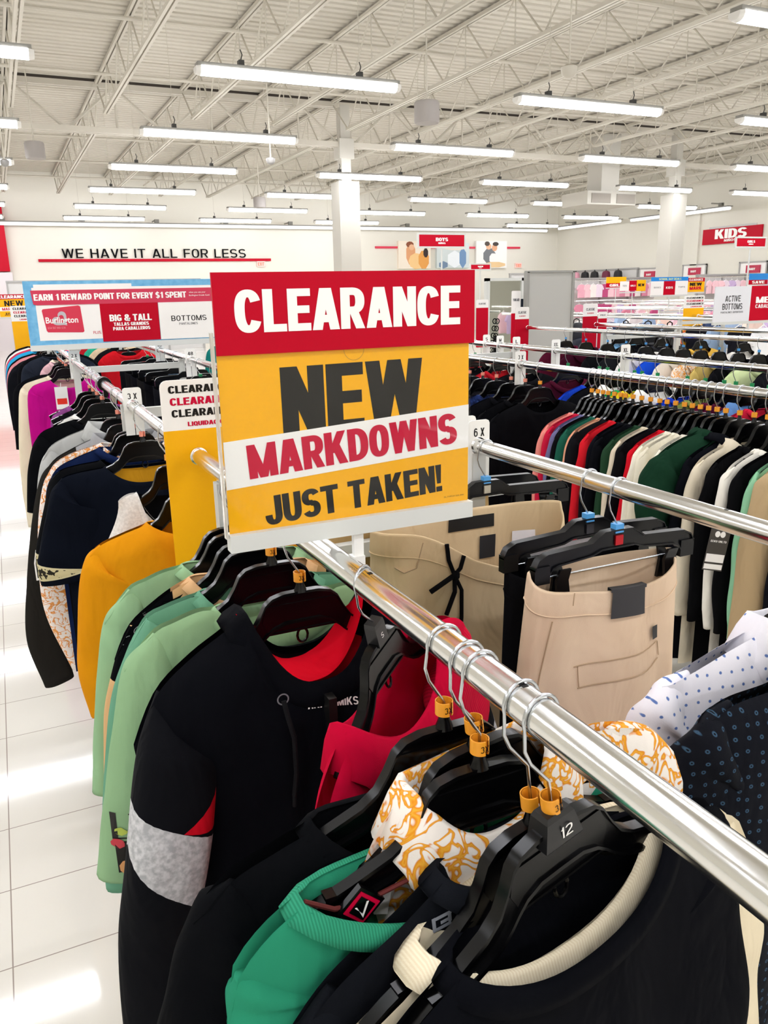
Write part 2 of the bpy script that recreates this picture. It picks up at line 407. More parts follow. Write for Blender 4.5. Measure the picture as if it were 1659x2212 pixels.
ORD2 = ['first', 'second', 'third', 'fourth', 'fifth', 'sixth', 'seventh', 'eighth', 'ninth', 'tenth']
ORD = ['nearest', 'second', 'third', 'fourth', 'fifth', 'sixth', 'seventh', 'eighth', 'ninth', 'last']
for r, ly in enumerate(ROWY):
    for c, lx in COLX.items():
        if r == 9 and c == 3: continue
        if r < 4 and c > 2: continue
        t = thing('strip_light', 'white strip light, %s row from the back wall, %s line from the left' % (ORD2[9 - r], ORD2[c + 2]), 'ceiling light', (lx - .02 * max(0, r - 4), ly, 4.02), 0, 'strip lights under the roof joists')
        obj('housing', house_d, t); obj('diffuser', diff_d, t); obj('end_cap', cap_d, t); obj('end_cap', cap_d, t, rot=(0, 0, pi)); obj('hanger_clip', clip_d, t, (-.72, 0, 0)); obj('hanger_clip', clip_d, t, (.72, 0, 0)); obj('rod', rod_d, t, (-.72, 0, 0)); obj('rod', rod_d, t, (.72, 0, 0))
def wall_lamp(a, b, label):
    a, b = Vector(a), Vector(b); d = b - a; t = thing('wall_light', label, 'wall light', a, math.atan2(d.y, d.x))
    ln = d.length
    build('tube', MB().tube([(0, 0, 0), (ln, 0, 0)], .05, 10), lamp_w, t)
    m = MB(); m.box(0, ln, -.13, .13, .05, .08)  # wide plate over the tube, added to block its upward light
    for k in range(int(ln / 2.4) + 1): m.box(k * 2.4 + .3, k * 2.4 + .45, -.05, .05, .09, .2); m.box(k * 2.4 + .3, k * 2.4 + .33, 0, .5, .14, .18)
    build('bracket', m, lamp_house, t, smooth=False)
wall_lamp((-7, 29.5, 3.98), (21.6, 29.5, 4.02), 'long bright light line along the top of the cream back wall')
wall_lamp((22.0, 25.4, 4.05), (22.0, 29.2, 4.02), 'bright light line on the side wall close to the back corner')
wall_lamp((22.0, 20.2, 4.02), (22.0, 24.8, 3.98), 'bright light line on the side wall above the kids sign')

# ================================================================== wall signs and things on the walls
black_letter = mat('letter_black', '#0c0b0d', .8, spec=.1)
t = thing('wall_slogan', 'black raised letters WE HAVE IT ALL FOR LESS over a red bar', 'wall sign', (5.5, 29.97, 2.87))
build('underline_bar', MB().box(-4.0, 4.0, -.04, .03, -.045, .045), red_sign, t, smooth=False)
text('slogan_lettering', 'WE HAVE IT ALL FOR LESS', t, black_letter, -.1, -.05, .225, 6.3, .3, .012)
def exit_sign(x, z, lab):
    t = thing('exit_sign', lab, 'exit sign', (x, 29.95, z)); build('plate', MB().box(-.16, .16, -.03, .05, -.1, .1), mat('exit_plate', '#f4cfc6', .4), t, smooth=False)
    text('exit_lettering', 'EXIT', t, mat('exit_red', '#e2311c', .4, emit=1.2), 0, -.035, 0, .24, .12, .02)
exit_sign(9.11, 2.72, 'small lit EXIT sign under the red bar of the slogan')
exit_sign(20.5, 2.6, 'small lit EXIT sign between the posters and the corner')
t = thing('red_stripe', 'thin red stripe running behind the posters on the back wall', 'wall stripe', (0, 0, 0))
build('stripe_bar', MB().box(13.79, 20.57, 29.93, 29.999, 3.28, 3.36), mat('stripe_red', '#d8304c', .5), t, smooth=False)
def poster(x0, x1, z0, z1, label, shapes, bgc):
    t = thing('wall_poster', label, 'poster', ((x0 + x1) / 2, 29.9, (z0 + z1) / 2), 0, 'posters on the back wall')
    W, H = (x1 - x0) / 2, (z1 - z0) / 2
    build('canvas', MB().box(-W, W, -.04, .1, -H, H), mat('poster_' + bgc, bgc, .6), t, smooth=False)
    for nm, col, cx, cz, rx, rz, k in shapes:
        pts = [(cx * W + rx * W * cos(a) , cz * H + rz * H * sin(a)) for a in [2 * pi * i / k + pi / k for i in range(k)]]
        d = .0405 + .0012 * (len(t.children) + 1)
        build(nm, MB().prism(pts, -d - .001, -.03), mat('print_' + col, col, .6), t, smooth=False)
poster(14.75, 16.2, 2.5, 3.56, 'poster of two people in orange clothes leaning together', [
    ('printed_figure', '#e0a070', -.25, .1, .3, .85, 8), ('printed_dress', '#f3c98a', .1, -.45, .5, .6, 9), ('printed_figure', '#e7a04a', .55, -.35, .35, .7, 8),
    ('printed_hair', '#8a4a2a', -.3, .75, .24, .22, 9), ('printed_hair', '#2a1a18', .68, .15, .16, .35, 8), ('printed_face', '#e8b48c', -.2, .55, .17, .22, 9)], '#efe3d0')
poster(16.48, 18.0, 2.52, 3.5, 'poster of a person in a pale shirt, half hidden by the boys sign', [
    ('printed_shirt', '#e9eef0', .1, -.3, .5, .7, 6), ('printed_jacket', '#6d8fb5', .6, -.2, .24, .85, 6), ('printed_trousers', '#6f86a0', -.6, -.75, .3, .3, 6), ('printed_arm', '#e7dcd0', .1, .6, .7, .2, 8)], '#cfd8d6')
poster(18.34, 19.85, 2.5, 3.58, 'poster of a couple hugging, one in grey and white', [
    ('printed_jacket', '#6f7274', -.15, -.1, .42, .6, 8), ('printed_shirt', '#efe9e4', .1, -.3, .26, .42, 8), ('printed_face', '#e3b08c', -.2, .6, .18, .24, 9),
    ('printed_face', '#dba27c', .18, .5, .18, .26, 9), ('printed_hair', '#4d4038', -.3, .8, .17, .18, 8), ('printed_hair', '#3a2f2b', .25, .78, .2, .16, 8), ('printed_legs', '#e2c08e', .2, -.75, .75, .22, 8)], '#eceae4')
# red shop panel at the far left end
t = thing('wall_panel', 'tall red wall panel with a pale band below, beside the slogan', 'wall panel', (-2.4, 29.8, 0))
build('red_board', MB().box(-3, 3.0, -.1, .2, 2.53, 4.6), red_sign, t, smooth=False)
build('pale_board', MB().box(-3, 3.05, -.05, .2, 0, 2.5), mat('pale_board', '#dcd3d4', .5), t, smooth=False)
# KIDS on the side wall
t = thing('department_sign', 'red KIDS sign with white letters on the side wall', 'sign', (22.5, 20.5, 3.22))
m = MB(); m.box(-.02, .04, -1.22, 1.22, -.26, .24); build('board', m, red_sign, t, smooth=False)
build('back_frame', MB().box(.03, .05, -.95, 1.0, .24, .31), grey_met, t, smooth=False)
text('kids_lettering', 'KIDS', t, wht_ink, -.025, .02, .055, 1.32, .3, .03, face='-x')
text('small_lettering', 'NIÑOS', t, wht_ink, -.025, .02, -.16, .5, .08, .02, face='-x')

def pole_sign(x, y, z0, z1, wd, label, big, small, top):
    t = thing('department_sign', label, 'sign', (x, y, 0)); h = (z1 - z0); zc = (z0 + z1) / 2
    build('board', MB().box(-wd / 2, wd / 2, -.012, .012, z0, z1), red_sign, t, smooth=False)
    m = MB(); e = .035
    m.box(-wd / 2 - e, wd / 2 + e, -.02, .02, z1, z1 + e); m.box(-wd / 2 - e, wd / 2 + e, -.02, .02, z0 - e, z0)
    m.box(-wd / 2 - e, -wd / 2, -.02, .02, z0, z1); m.box(wd / 2, wd / 2 + e, -.02, .02, z0, z1)
    build('frame', m, grey_met, t, smooth=False)
    build('pole', MB().tube([(0, 0, top), (0, 0, z0 - .03)], .018, 8), grey_met, t)
    text('sign_lettering', big, t, wht_ink, 0, -.014, zc + h * .1, wd * .27, h * .3, .03)
    text('small_lettering', small, t, wht_ink, 0, -.014, zc - h * .22, wd * .16, h * .14, .03)
pole_sign(8.95, 16, 2.56, 2.80, 1.12, 'red BOYS sign on a thin pole in a grey frame', 'BOYS', 'NIÑOS', 0)
pole_sign(16.0, 14, 2.47, 2.65, .92, 'red GIRLS sign on a thin pole below the kids sign', 'GIRLS', 'NIÑAS', 0)
pole_sign(12.42, 20, 2.19, 2.31, .62, 'small red sign on a pole under the couple poster', 'MEN', 'HOMBRES', 0)

# ceiling fittings
def dropper(kind, label, x, y, z, r, h, m, cat):
    t = thing(kind, label, cat, (x, y, z))
    build('rod', MB().tube([(0, 0, h / 2), (0, 0, 5.64 - z)], .012, 6), steel_paint, t)
    mm = MB()
    if kind == 'camera_dome': mm.loft([[(r * q * cos(a), r * q * sin(a), zz) for a in [2 * pi * k / 16 for k in range(16)]] for q, zz in ((.5, h), (1, h * .5), (1, 0), (.85, -r * .6), (.5, -r * .9), (.1, -r))])
    else: mm.loft([[(r * q * cos(a), r * q * sin(a), zz) for a in [2 * pi * k / 20 for k in range(20)]] for q, zz in ((.9, h / 2), (1, h * .4), (1, -h * .4), (.92, -h / 2))])
    build('housing', mm, m, t)
spk = mat('speaker_grey', '#a09a95', .7)
dome_m = mat('dome_grey', '#8b8884', .35)
dropper('ceiling_speaker', 'grey cylinder speaker hanging between joists over the big poster wall', 6.2, 11.53, 4.2, .19, .3, spk, 'speaker')
dropper('ceiling_speaker', 'grey cylinder speaker hanging near the far end of the aisle lights', 1.01, 16.64, 4.2, .17, .28, spk, 'speaker')
dropper('ceiling_speaker', 'small grey speaker hanging beyond the first column', 6.6, 21.5, 3.95, .16, .26, spk, 'speaker')
dropper('camera_dome', 'white camera dome on a long rod in front of the strip lights', 4.48, 13.83, 3.8, .075, .04, dome_m, 'camera')
dropper('camera_dome', 'white camera dome high between two strip light lines', 6.7, 8.8, 4.2, .1, .05, steel_paint, 'camera')
dropper('camera_dome', 'white camera dome at the far end of the aisle', .45, 15.3, 3.8, .075, .04, dome_m, 'camera')
dropper('camera_dome', 'small black camera dome in front of the back wall', 11.3, 26.4, 3.7, .1, .05, mat('dome_black', '#19181a', .2), 'camera')
t = thing('air_duct', 'white square air vent box hanging by the second column', 'air vent', (15.6, 18.8, 3.9))
build('duct_box', MB().box(-.95, .7, -.55, .55, -.12, .22), col_m, t, smooth=False)
for x in (-.5, .35):
    build('vent_opening', MB().box(x - .32, x + .32, -.57, -.5, -.08, .16), mat('vent_dark', '#8f887e', .7), t, smooth=False)
build('duct_drop', MB().box(-.3, .3, -.3, .3, .22, 1.7), col_m, t, smooth=False)
# end-on lamp is part of the grid; small roof lamp by the corner of the picture comes from it

# ================================================================== racks
def ring_cap(m, x, y, z, s):
    m.loft([[(x + r * cos(a), y + s * d, z + r * sin(a)) for a in [2 * pi * k / 24 for k in range(24)]] for r, d in ((.016, -.004), (.0185, -.003), (.0185, .004), (.015, .006))])
def rack(label, xs, y0, y1, cross, group=None, z=RZ, drop=.045):
    xm = (xs[0] + xs[1]) / 2
    t = thing('clothing_rack', label, 'clothes rack', (xm, (y0 + y1) / 2, 0), 0, group)
    yc = (y0 + y1) / 2
    for x in xs:
        m = MB(); m.tube([(x - xm, y0 - yc, z), (x - xm, y1 - yc, z)], .016, 28)
        r = build('rail', m, chrome, t)
        for yy, s in ((y0, -1), (y1, 1)):
            m = MB(); ring_cap(m, x - xm, yy - yc, z, s); build('end_cap', m, chrome, r)
        m = MB(); n = 0
        for q in range(int((y1 - y0) / .3)):
            yy = y0 + .18 + q * .3
            m.box(x - xm - .0025, x - xm + .0025, yy - yc - .003, yy - yc + .003, z + .0155, z + .0163)
        build('notch', m, blk_ink, r, smooth=False)
    for yy in cross:
        m = MB(); m.box(xs[0] - xm + .005, xs[1] - xm - .005, yy - yc - .012, yy - yc + .012, z - drop - .016, z - drop + .016); build('crossbar', m, grey_met, t, smooth=False)
        for x in xs:
            m = MB(); m.box(x - xm - .016, x - xm + .016, yy - yc - .014, yy - yc + .014, .06, z - .015)
            m.box(x - xm - .022, x - xm + .022, yy - yc - .02, yy - yc + .02, z - .3, .9)
            build('post', m, grey_met, t, smooth=False)
        build('foot', MB().box(xs[0] - xm - .16, xs[1] - xm + .16, yy - yc - .025, yy - yc + .025, .03, .075), grey_met, t, smooth=False)
        for x in (xs[0] - .15, xs[1] + .15):
            m = MB(); m.tube([(x - xm, yy - yc, 0), (x - xm, yy - yc, .035)], .02, 10); build('leveller', m, black_pl, t)
    return t
rack('chrome two-rail rack holding the clearance sign', (RX, RB), -.3, 1.647, (-.05, 1.45), drop=.19)
rack('chrome two-rail rack under the blue reward sign', (RX, RB), 1.72, 6.05, (2.72, 4.55))
rack('chrome two-rail rack in the far aisle behind the reward sign', (RX, RB), 6.35, 8.99, (7.0, 8.6))
RC, RD, RE, RF = 2.07, 2.69, 4.1, 4.83
rack('chrome two-rail rack packed with black hangers across the aisle', (RC, RD), .9, 4.6, (1.6, 3.95))
rack('chrome two-rail rack under the active bottoms sign', (RE, RF), 1.6, 5.83, (2.4, 4.85))
rack('chrome two-rail rack next to the grey mirror stand', (RC, RD), 5.0, 8.6, (5.6, 8.0))
rack('chrome two-rail rack in the boys section', (6.2, 6.8), 5.4, 9.4, (6.2, 8.8))
rack('chrome two-rail rack in the kids section below the blue deals sign', (8.6, 9.2), 6.4, 10.6, (7.2, 9.0))
rack('chrome two-rail rack in the kids section before the pink clothes', (11.0, 11.6), 8.0, 13.0, (9, 12))

# ---- the clearance sign
t = thing('clearance_sign', 'red and yellow CLEARANCE NEW MARKDOWNS sign on the rack crossbar', 'sign', (.38, .9, 1.345))
def SX(x): return x - .38
def SZ(z): return z - 1.345
build('insert_card', MB().box(SX(.2165), SX(.5435), .001, .003, SZ(1.36), SZ(1.578)), yel_sign, t, smooth=False)
build('header_card', MB().box(SX(.2157), SX(.5493), -.003, .001, SZ(1.5745), SZ(1.664)), red_sign, t, smooth=False)
b = MB(); b.prism([(SX(.2165), SZ(1.42)), (SX(.5435), SZ(1.439)), (SX(.5435), SZ(1.4955)), (SX(.2165), SZ(1.4765))], .0003, .0012); build('white_band', b, wht_sign, t, smooth=False)
m = MB(); m.box(SX(.2145), SX(.5455), -.009, .009, 0, .0215); build('base_bar', m, mat('sign_base', '#d4d6d2', .45), t, smooth=False)
clear_m = bpy.data.materials.new('clear_acrylic'); clear_m.use_nodes = True
nt = clear_m.node_tree; nt.nodes.remove(nt.nodes['Principled BSDF']); tr = nt.nodes.new('ShaderNodeBsdfTransparent'); tr.inputs[0].default_value = (.985, .99, .99, 1)
gl = nt.nodes.new('ShaderNodeBsdfGlossy'); gl.inputs['Roughness'].default_value = .04; 
mxs = nt.nodes.new('ShaderNodeMixShader'); mxs.inputs[0].default_value = .018; nt.links.new(tr.outputs[0], mxs.inputs[1]); nt.links.new(gl.outputs[0], mxs.inputs[2])
nt.links.new(mxs.outputs[0], nt.nodes['Material Output'].inputs[0])
build('acrylic_pane', MB().box(SX(.2135), SX(.5445), -.0025, -.0012, SZ(1.362), SZ(1.574)), clear_m, t, smooth=False)
build('acrylic_edge', MB().box(SX(.2105), SX(.2135), -.004, .004, SZ(1.362), SZ(1.6)), mat('acrylic_edge', '#e9e4d8', .15, trans=.6), t, smooth=False)
m = MB(); m.box(-.0065, .0065, -.004, .004, -.045, .005); m.box(-.024, .0065, -.008, .008, -.047, -.03); build('stem', m, white_pl, t, smooth=False)
text('clearance_lettering', 'CLEARANCE', t, wht_ink, SX(.3835), -.0034, SZ(1.622), .289, .047, .035)
text('new_lettering', 'NEW', t, blk_ink, SX(.3825), .0008, SZ(1.517), .187, .083, .03, rot=radians(.5))
text('markdowns_lettering', 'MARKDOWNS', t, red_ink, SX(.3845), -.0002, SZ(1.4583), .282, .0405, .032, rot=radians(3.3))
text('just_taken_lettering', 'JUST TAKEN!', t, blk_ink, SX(.382), .0008, SZ(1.395), .243, .036, .03, rot=radians(3.3))
text('small_print', 'DL_F19FCLR 2324_R4H', t, blk_ink, SX(.522), .0008, SZ(1.3745), .03, .0022, 0)
m = MB(); m.loft([[(.0135 * k * cos(a), .0005, .0135 * k * sin(a)) for a in [pi + pi * i / 24 for i in range(25)]] for k in (.95, 1.0)], cap=False, closed=False)
build('pull_notch', m, mat('notch_line', '#b98a20', .4), t, smooth=False, loc=(SX(.383), 0, SZ(1.5745)))

# ---- small flags at rack ends
def flag(x0, x1, y, z0, z1, zsplit, label, lines, col, name='rack_flag', cat='rack flag', hole=None, group=None, pole=False):
    t = thing(name, label, cat, ((x0 + x1) / 2, y, z0), 0, group)
    if pole: build('pole', MB().tube([(0, .008, -z0), (0, .008, .3)], .008, 8), grey_met, t)
    W = (x1 - x0) / 2; H = z1 - z0; r = min(.015, W * .2)
    def rounded(za, zb, rt_, rb):
        p = []
        for cx, cz, a0, rr in ((W, zb, 0, rt_), (-W, zb, pi / 2, rt_), (-W, za, pi, rb), (W, za, 1.5 * pi, rb)):
            sx = 1 if cx > 0 else -1; sz = 1 if cz == zb else -1
            if rr == 0: p.append((cx, cz))
            else: p += [(cx - sx * rr + rr * cos(a0 + k * pi / 8), cz - sz * rr + rr * sin(a0 + k * pi / 8)) for k in range(5)]
        return p
    zs = zsplit - z0
    build('lower_board', MB().prism(rounded(0, zs, 0, r), -.0015, .0015), col, t, smooth=False)
    build('top_board', MB().prism(rounded(zs, H, r, 0), -.0015, .0015), wht_sign, t, smooth=False)
    for s, m_, fx, fz, fw_, fh in lines:
        text('lettering', s, t, m_, fx * W, -.0022, zs + fz * (H - zs), fw_ * 2 * W, fh * (H - zs), .025)
    return t
gryink = mat('ink_grey', '#55565a', .5)
CL = [('CLEARANCE', blk_ink, .06, .815, .92 * .92, .15), ('CLEARANCE', red_ink, .08, .575, .92 * .92, .15), ('CLEARANCE', blk_ink, .1, .34, .92 * .92, .15), ('LIQUIDACIÓN', red_ink, .22, .115, .56, .09)]
flag(.281, .435, 1.68, .985, 1.474, 1.37, 'tall yellow rack flag with three CLEARANCE lines, beside the clearance sign', CL, yel_sign)
flag(.13, .36, 8.9985, 1.06, 1.58, 1.43, 'small distant yellow rack flag at the far end of the aisle', CL, yel_sign)
flag(3.975, 4.115, 5.8345, .9, 1.49, 1.39, 'red rack flag with a white top on the near side of the mirror stand', [('CLASSIC', gryink, 0, .55, .6, .2), ('CLASICO', red_ink, 0, .25, .45, .1)], red_sign)
flag(4.69, 4.85, 5.8345, .9, 1.5, 1.39, 'red rack flag with a white top on the far side of the mirror stand', [('CLASSIC', gryink, 0, .55, .6, .2), ('CLASICO', red_ink, 0, .25, .45, .1)], red_sign)
flag(4.92, 5.08, 8.0, 1.0, 1.53, 1.44, 'small red rack flag with a white top in front of the tall mirror', [('CLASSIC', gryink, 0, .5, .6, .2)], red_sign, pole=True)
flag(4.72, 4.83, 7.0, .9, 1.62, 1.4, 'white topped red flag right behind the grey stand', [('YOUNG MEN', gryink, 0, .6, .7, .12)], red_sign, pole=True)
flag(6.66, 6.95, 6.62, .8, 1.53, 1.4, 'yellow rack flag with small print beside the backpacks', CL, yel_sign, pole=True)
flag(5.0, 5.1, 6.0, .9, 1.42, 1.36, 'narrow red rack flag just behind the rail ends', [('POLO', gryink, 0, .5, .6, .2)], red_sign, pole=True)

# ---- blue reward sign on the second rack
t = thing('reward_sign', 'wide blue reward point sign with red and white panels', 'sign', (.66, 4.5, 1.385))
blu = ramp_mat('reward_blue', [(.3, '#62a4d0'), (.7, '#7fbde0')], scale=30, rough=.4)
X_ = lambda x: x - .66
Z_ = lambda z: z - 1.385
build('blue_card', MB().box(X_(.137), X_(.66), -.002, .002, Z_(1.412), Z_(1.727)), blu, t, smooth=False)
build('blue_card', MB().box(X_(.66), X_(1.2), .0, .002, Z_(1.412), Z_(1.727)), blu, t, smooth=False)
build('base_bar', MB().box(X_(.135), X_(1.2), -.012, .012, 0, .028), mat('sign_base', '#d4d6d2', .45), t, smooth=False)
build('white_panel', MB().box(X_(.185), X_(.66), -.003, -.002, Z_(1.435), Z_(1.71)), wht_sign, t, smooth=False)
build('white_strip', MB().box(X_(.175), X_(1.12), -.0032, -.002, Z_(1.67), Z_(1.695)), wht_sign, t, smooth=False)
build('red_banner', MB().prism([(X_(.168), Z_(1.682)), (X_(1.13), Z_(1.682)), (X_(1.13), Z_(1.61)), (X_(.19), Z_(1.61)), (X_(.175), Z_(1.615))], -.006, -.003), mat('banner_red', '#c9284c', .35), t, smooth=False)
build('red_panel', MB().box(X_(.49), X_(.785), -.005, -.0025, Z_(1.418), Z_(1.612)), red_sign, t, smooth=False)
build('side_panel', MB().box(X_(.787), X_(1.13), -.005, -.0025, Z_(1.418), Z_(1.612)), wht_sign, t, smooth=False)
text('earn_lettering', 'EARN 1 REWARD POINT FOR EVERY $1 SPENT', t, wht_ink, X_(.56), -.0068, Z_(1.648), .76, .031, .03)
text('small_lettering', 'when you use your', t, wht_ink, X_(1.0), -.0068, Z_(1.658), .09, .01, .005)
text('small_lettering', 'Burlington Credit Card', t, wht_ink, X_(1.01), -.0068, Z_(1.642), .11, .01, .005)
text('big_tall_lettering', 'BIG & TALL', t, wht_ink, X_(.64), -.0058, Z_(1.537), .215, .034, .035)
text('small_lettering', 'TALLAS GRANDES', t, wht_ink, X_(.64), -.0058, Z_(1.505), .18, .017, .03)
text('small_lettering', 'PARA CABALLEROS', t, wht_ink, X_(.64), -.0058, Z_(1.482), .19, .017, .03)
text('bottoms_lettering', 'BOTTOMS', t, blk_ink, X_(.945), -.0058, Z_(1.525), .19, .028, .008)
text('small_lettering', 'PANTALONES', t, gryink, X_(.94), -.0058, Z_(1.496), .1, .012, .0)
text('plus_lettering', 'PLUS,', t, red_ink, X_(.465), -.0038, Z_(1.467), .04, .014, .0)
card = MB(); card.prism([(X_(.215), Z_(1.59)), (X_(.385), Z_(1.605)), (X_(.395), Z_(1.6)), (X_(.402), Z_(1.475)), (X_(.395), Z_(1.47)), (X_(.228), Z_(1.476)), (X_(.222), Z_(1.483)), (X_(.21), Z_(1.583))], -.0045, -.003)
cd = build('printed_card', card, mat('card_red', '#cf2746', .35), t, smooth=False)
def heart(cx, cz, s, rot):
    o = []
    for k in range(40):
        a = 2 * pi * k / 40; x = 16 * sin(a) ** 3; z = 13 * cos(a) - 5 * cos(2 * a) - 2 * cos(3 * a) - cos(4 * a)
        o.append((cx + s * (x * cos(rot) - z * sin(rot)), cz + s * (x * sin(rot) + z * cos(rot))))
    return o
hh = MB(); A = heart(X_(.294), Z_(1.537), .0025, .75); B = heart(X_(.294), Z_(1.537), .0014, .75)
hh.loft([[(x, -.0048, z) for x, z in A], [(x, -.0048, z) for x, z in B]], cap=False); build('heart_mark', hh, mat('heart_grey', '#b9b4b8', .4), t, smooth=False)
text('card_lettering', 'Burlington', t, wht_ink, X_(.3), -.0052, Z_(1.53), .155, .04, .02)
text('card_number', '1234 567 890 1234', t, mat('card_pale', '#e88a98', .4), X_(.27), -.0052, Z_(1.497), .085, .01, .005)

# ---- active bottoms sign and other hung signs
def banner(label, x, y, z0, z1, panels, group=None, base=True, floor=False):
    xa = panels[0][0]; xb = panels[-1][1]
    t = thing('hanging_sign' if not base else 'rack_sign', label, 'sign', (x, y, z0), 0, group)
    for a, b, za, zb, m_, lines in panels:
        build('panel', MB().box(a - x, b - x, -.004, .004, za - z0, zb - z0), m_, t, smooth=False)
        for s, mk, cz, wd, ht, bd in lines:
            text('lettering', s, t, mk, (a + b) / 2 - x, -.0055, cz - z0, wd, ht, bd)
    if base:
        build('base_bar', MB().box(xa - x, xb - x, -.01, .01, -.022, 0), grey_met, t, smooth=False)
        build('stem', MB().box(-.008, .008, -.005, .005, (0 if floor else RZ - .06) - z0, -.02), grey_met, t, smooth=False)
    return t
banner('grey-white ACTIVE BOTTOMS sign joined to a red panel', 5.6, 4.85, 1.345, 1.622, [
    (5.2, 5.6, 1.345, 1.622, mat('sign_grey', '#dcdce0', .3), [('ACTIVE', blk_ink, 1.527, .17, .047, .005), ('BOTTOMS', blk_ink, 1.465, .22, .047, .005), ('PANTALONES DEPORTIVOS', gryink, 1.42, .25, .014, 0)]),
    (5.6, 6.02, 1.345, 1.622, red_sign, [('MENS', wht_ink, 1.51, .3, .05, .03), ('CABALLEROS', wht_ink, 1.46, .3, .03, .02)])])
bluebar = mat('deal_blue', '#1c86d6', .35)
banner('white and red rack sign under a blue DEALS strip', 8.76, 9.0, 1.51, 1.75, [
    (8.41, 8.64, 1.51, 1.70, wht_sign, [('BASICS', gryink, 1.615, .13, .02, .01)]), (8.64, 8.86, 1.51, 1.70, red_sign, [('KIDS', wht_ink, 1.61, .13, .03, .02)]),
    (8.86, 9.1, 1.51, 1.70, wht_sign, [('TOPS', gryink, 1.615, .13, .02, .01)]), (8.41, 9.1, 1.70, 1.755, bluebar, [('SCHOOL DAY DEALS', mat('deal_yel', '#e6f08c', .4), 1.728, .42, .026, .02)])])
banner('small yellow and red clearance sign beside the deals sign', 10.28, 10, 1.53, 1.75, [(10.09, 10.47, 1.53, 1.69, yel_sign, [('NEW', blk_ink, 1.65, .26, .05, .03), ('MARK', red_ink, 1.59, .26, .05, .03)]), (10.09, 10.47, 1.69, 1.75, red_sign, [('CLEARANCE', wht_ink, 1.72, .3, .035, .02)])], floor=True)
banner('small white, red and yellow rack sign in the kids section', 10.77, 12, 1.54, 1.75, [(10.47, 10.68, 1.56, 1.73, wht_sign, [('TEES', gryink, 1.65, .1, .03, 0)]), (10.68, 10.86, 1.56, 1.74, red_sign, [('GIRLS', wht_ink, 1.65, .12, .03, .02)]), (10.86, 11.08, 1.55, 1.75, yel_sign, [('NEW', blk_ink, 1.66, .15, .05, .03)])], floor=True)
banner('small far CLEARANCE NEW MARKDOWNS sign at the end of the aisle', .2, 10.4, 1.45, 1.70, [(.02, .36, 1.645, 1.70, red_sign, [('CLEARANCE', wht_ink, 1.672, .29, .035, .03)]), (.04, .36, 1.56, 1.645, yel_sign, [('NEW', blk_ink, 1.6, .2, .06, .02)]), (.04, .36, 1.515, 1.56, wht_sign, [('MARKDOWNS', red_ink, 1.538, .26, .03, .02)]), (.04, .36, 1.45, 1.515, yel_sign, [('JUST TAKEN!', blk_ink, 1.482, .22, .032, .02)])], floor=True)

# ---- white size tags on the rails
def size_tag(x, y, s, label, tilt=0, wd=.05, zt=.056, zb=-.09):
    t = thing('size_divider', label, 'size tag', (x, y, RZ), tilt, 'size dividers on the rails')
    m = MB(); W = wd / 2; r = .008
    outer = [(W, zb), (W, zt - r), (W - r * .3, zt - r * .3), (W - r, zt), (-W + r, zt), (-W + r * .3, zt - r * .3), (-W, zt - r), (-W, zb), (-.0012, zb)]
    hole = [(.019 * cos(a), .019 * sin(a)) for a in [-pi / 2 - .08 - k * (2 * pi - .16) / 20 for k in range(21)]]
    poly = outer + hole + [(.0012, zb)]
    n = len(poly)
    vs = [(a, -.0012, b) for a, b in poly] + [(a, .0012, b) for a, b in poly]
    bm = bmesh.new(); vv = [bm.verts.new(v) for v in vs]
    ed = [bm.edges.new((vv[k], vv[(k + 1) % n])) for k in range(n)]
    bmesh.ops.triangle_fill(bm, edges=ed, use_beauty=True)
    ed2 = [bm.edges.new((vv[n + k], vv[n + (k + 1) % n])) for k in range(n)]
    bmesh.ops.triangle_fill(bm, edges=ed2, use_beauty=True)
    for k in range(n): bm.faces.new((vv[k], vv[(k + 1) % n], vv[n + (k + 1) % n], vv[n + k]))
    bmesh.ops.recalc_face_normals(bm, faces=bm.faces)
    me = bpy.data.meshes.new('plate'); bm.to_mesh(me); bm.free(); me.materials.append(white_pl)
    obj('plate', me, t)
    text('size_lettering', s, t, blk_ink, 0, -.0016, zt - .026, wd * .5 if len(s) > 1 else wd * .3, .018, .016)
size_tag(RB, 1.44, '6 X', 'white 6 X size tag on the rail behind the clearance sign', wd=.052)
size_tag(RB, 1.5, '5 X', 'white size tag half hidden behind the 6 X tag', .05, wd=.06)
size_tag(RX, 2.55, '3 X', 'white 3 X size tag above the black hangers', wd=.056)
size_tag(RX, 4.58, '2 X', 'white 2 X size tag just under the reward sign', wd=.056)
size_tag(RX, 7.6, '1 X', 'small white size tag hanging before the distant yellow flag', wd=.06)
size_tag(RB, 4.3, '48', 'white 48 size tag under the reward sign panels', wd=.056)
size_tag(RB, 5.2, '46', 'white size tag at the far end of the trouser rail', wd=.056)
size_tag(RC, 2.99, '3 X', 'white 3 X size tag on the crowded black hanger rail', wd=.056)
size_tag(RD, 3.56, 'XXL', 'white XXL size tag on the second chrome rail', wd=.056)
size_tag(RD, 3.02, 'XL', 'white XL size tag on the second chrome rail', wd=.056)
size_tag(RD, 4.25, 'S', 'first of three small white size tags by the sign edge', wd=.05)
size_tag(RD, 4.1, 'M', 'second of three small white size tags by the sign edge', wd=.05)
size_tag(RD, 3.93, 'L', 'third of three small white size tags by the sign edge', wd=.05)

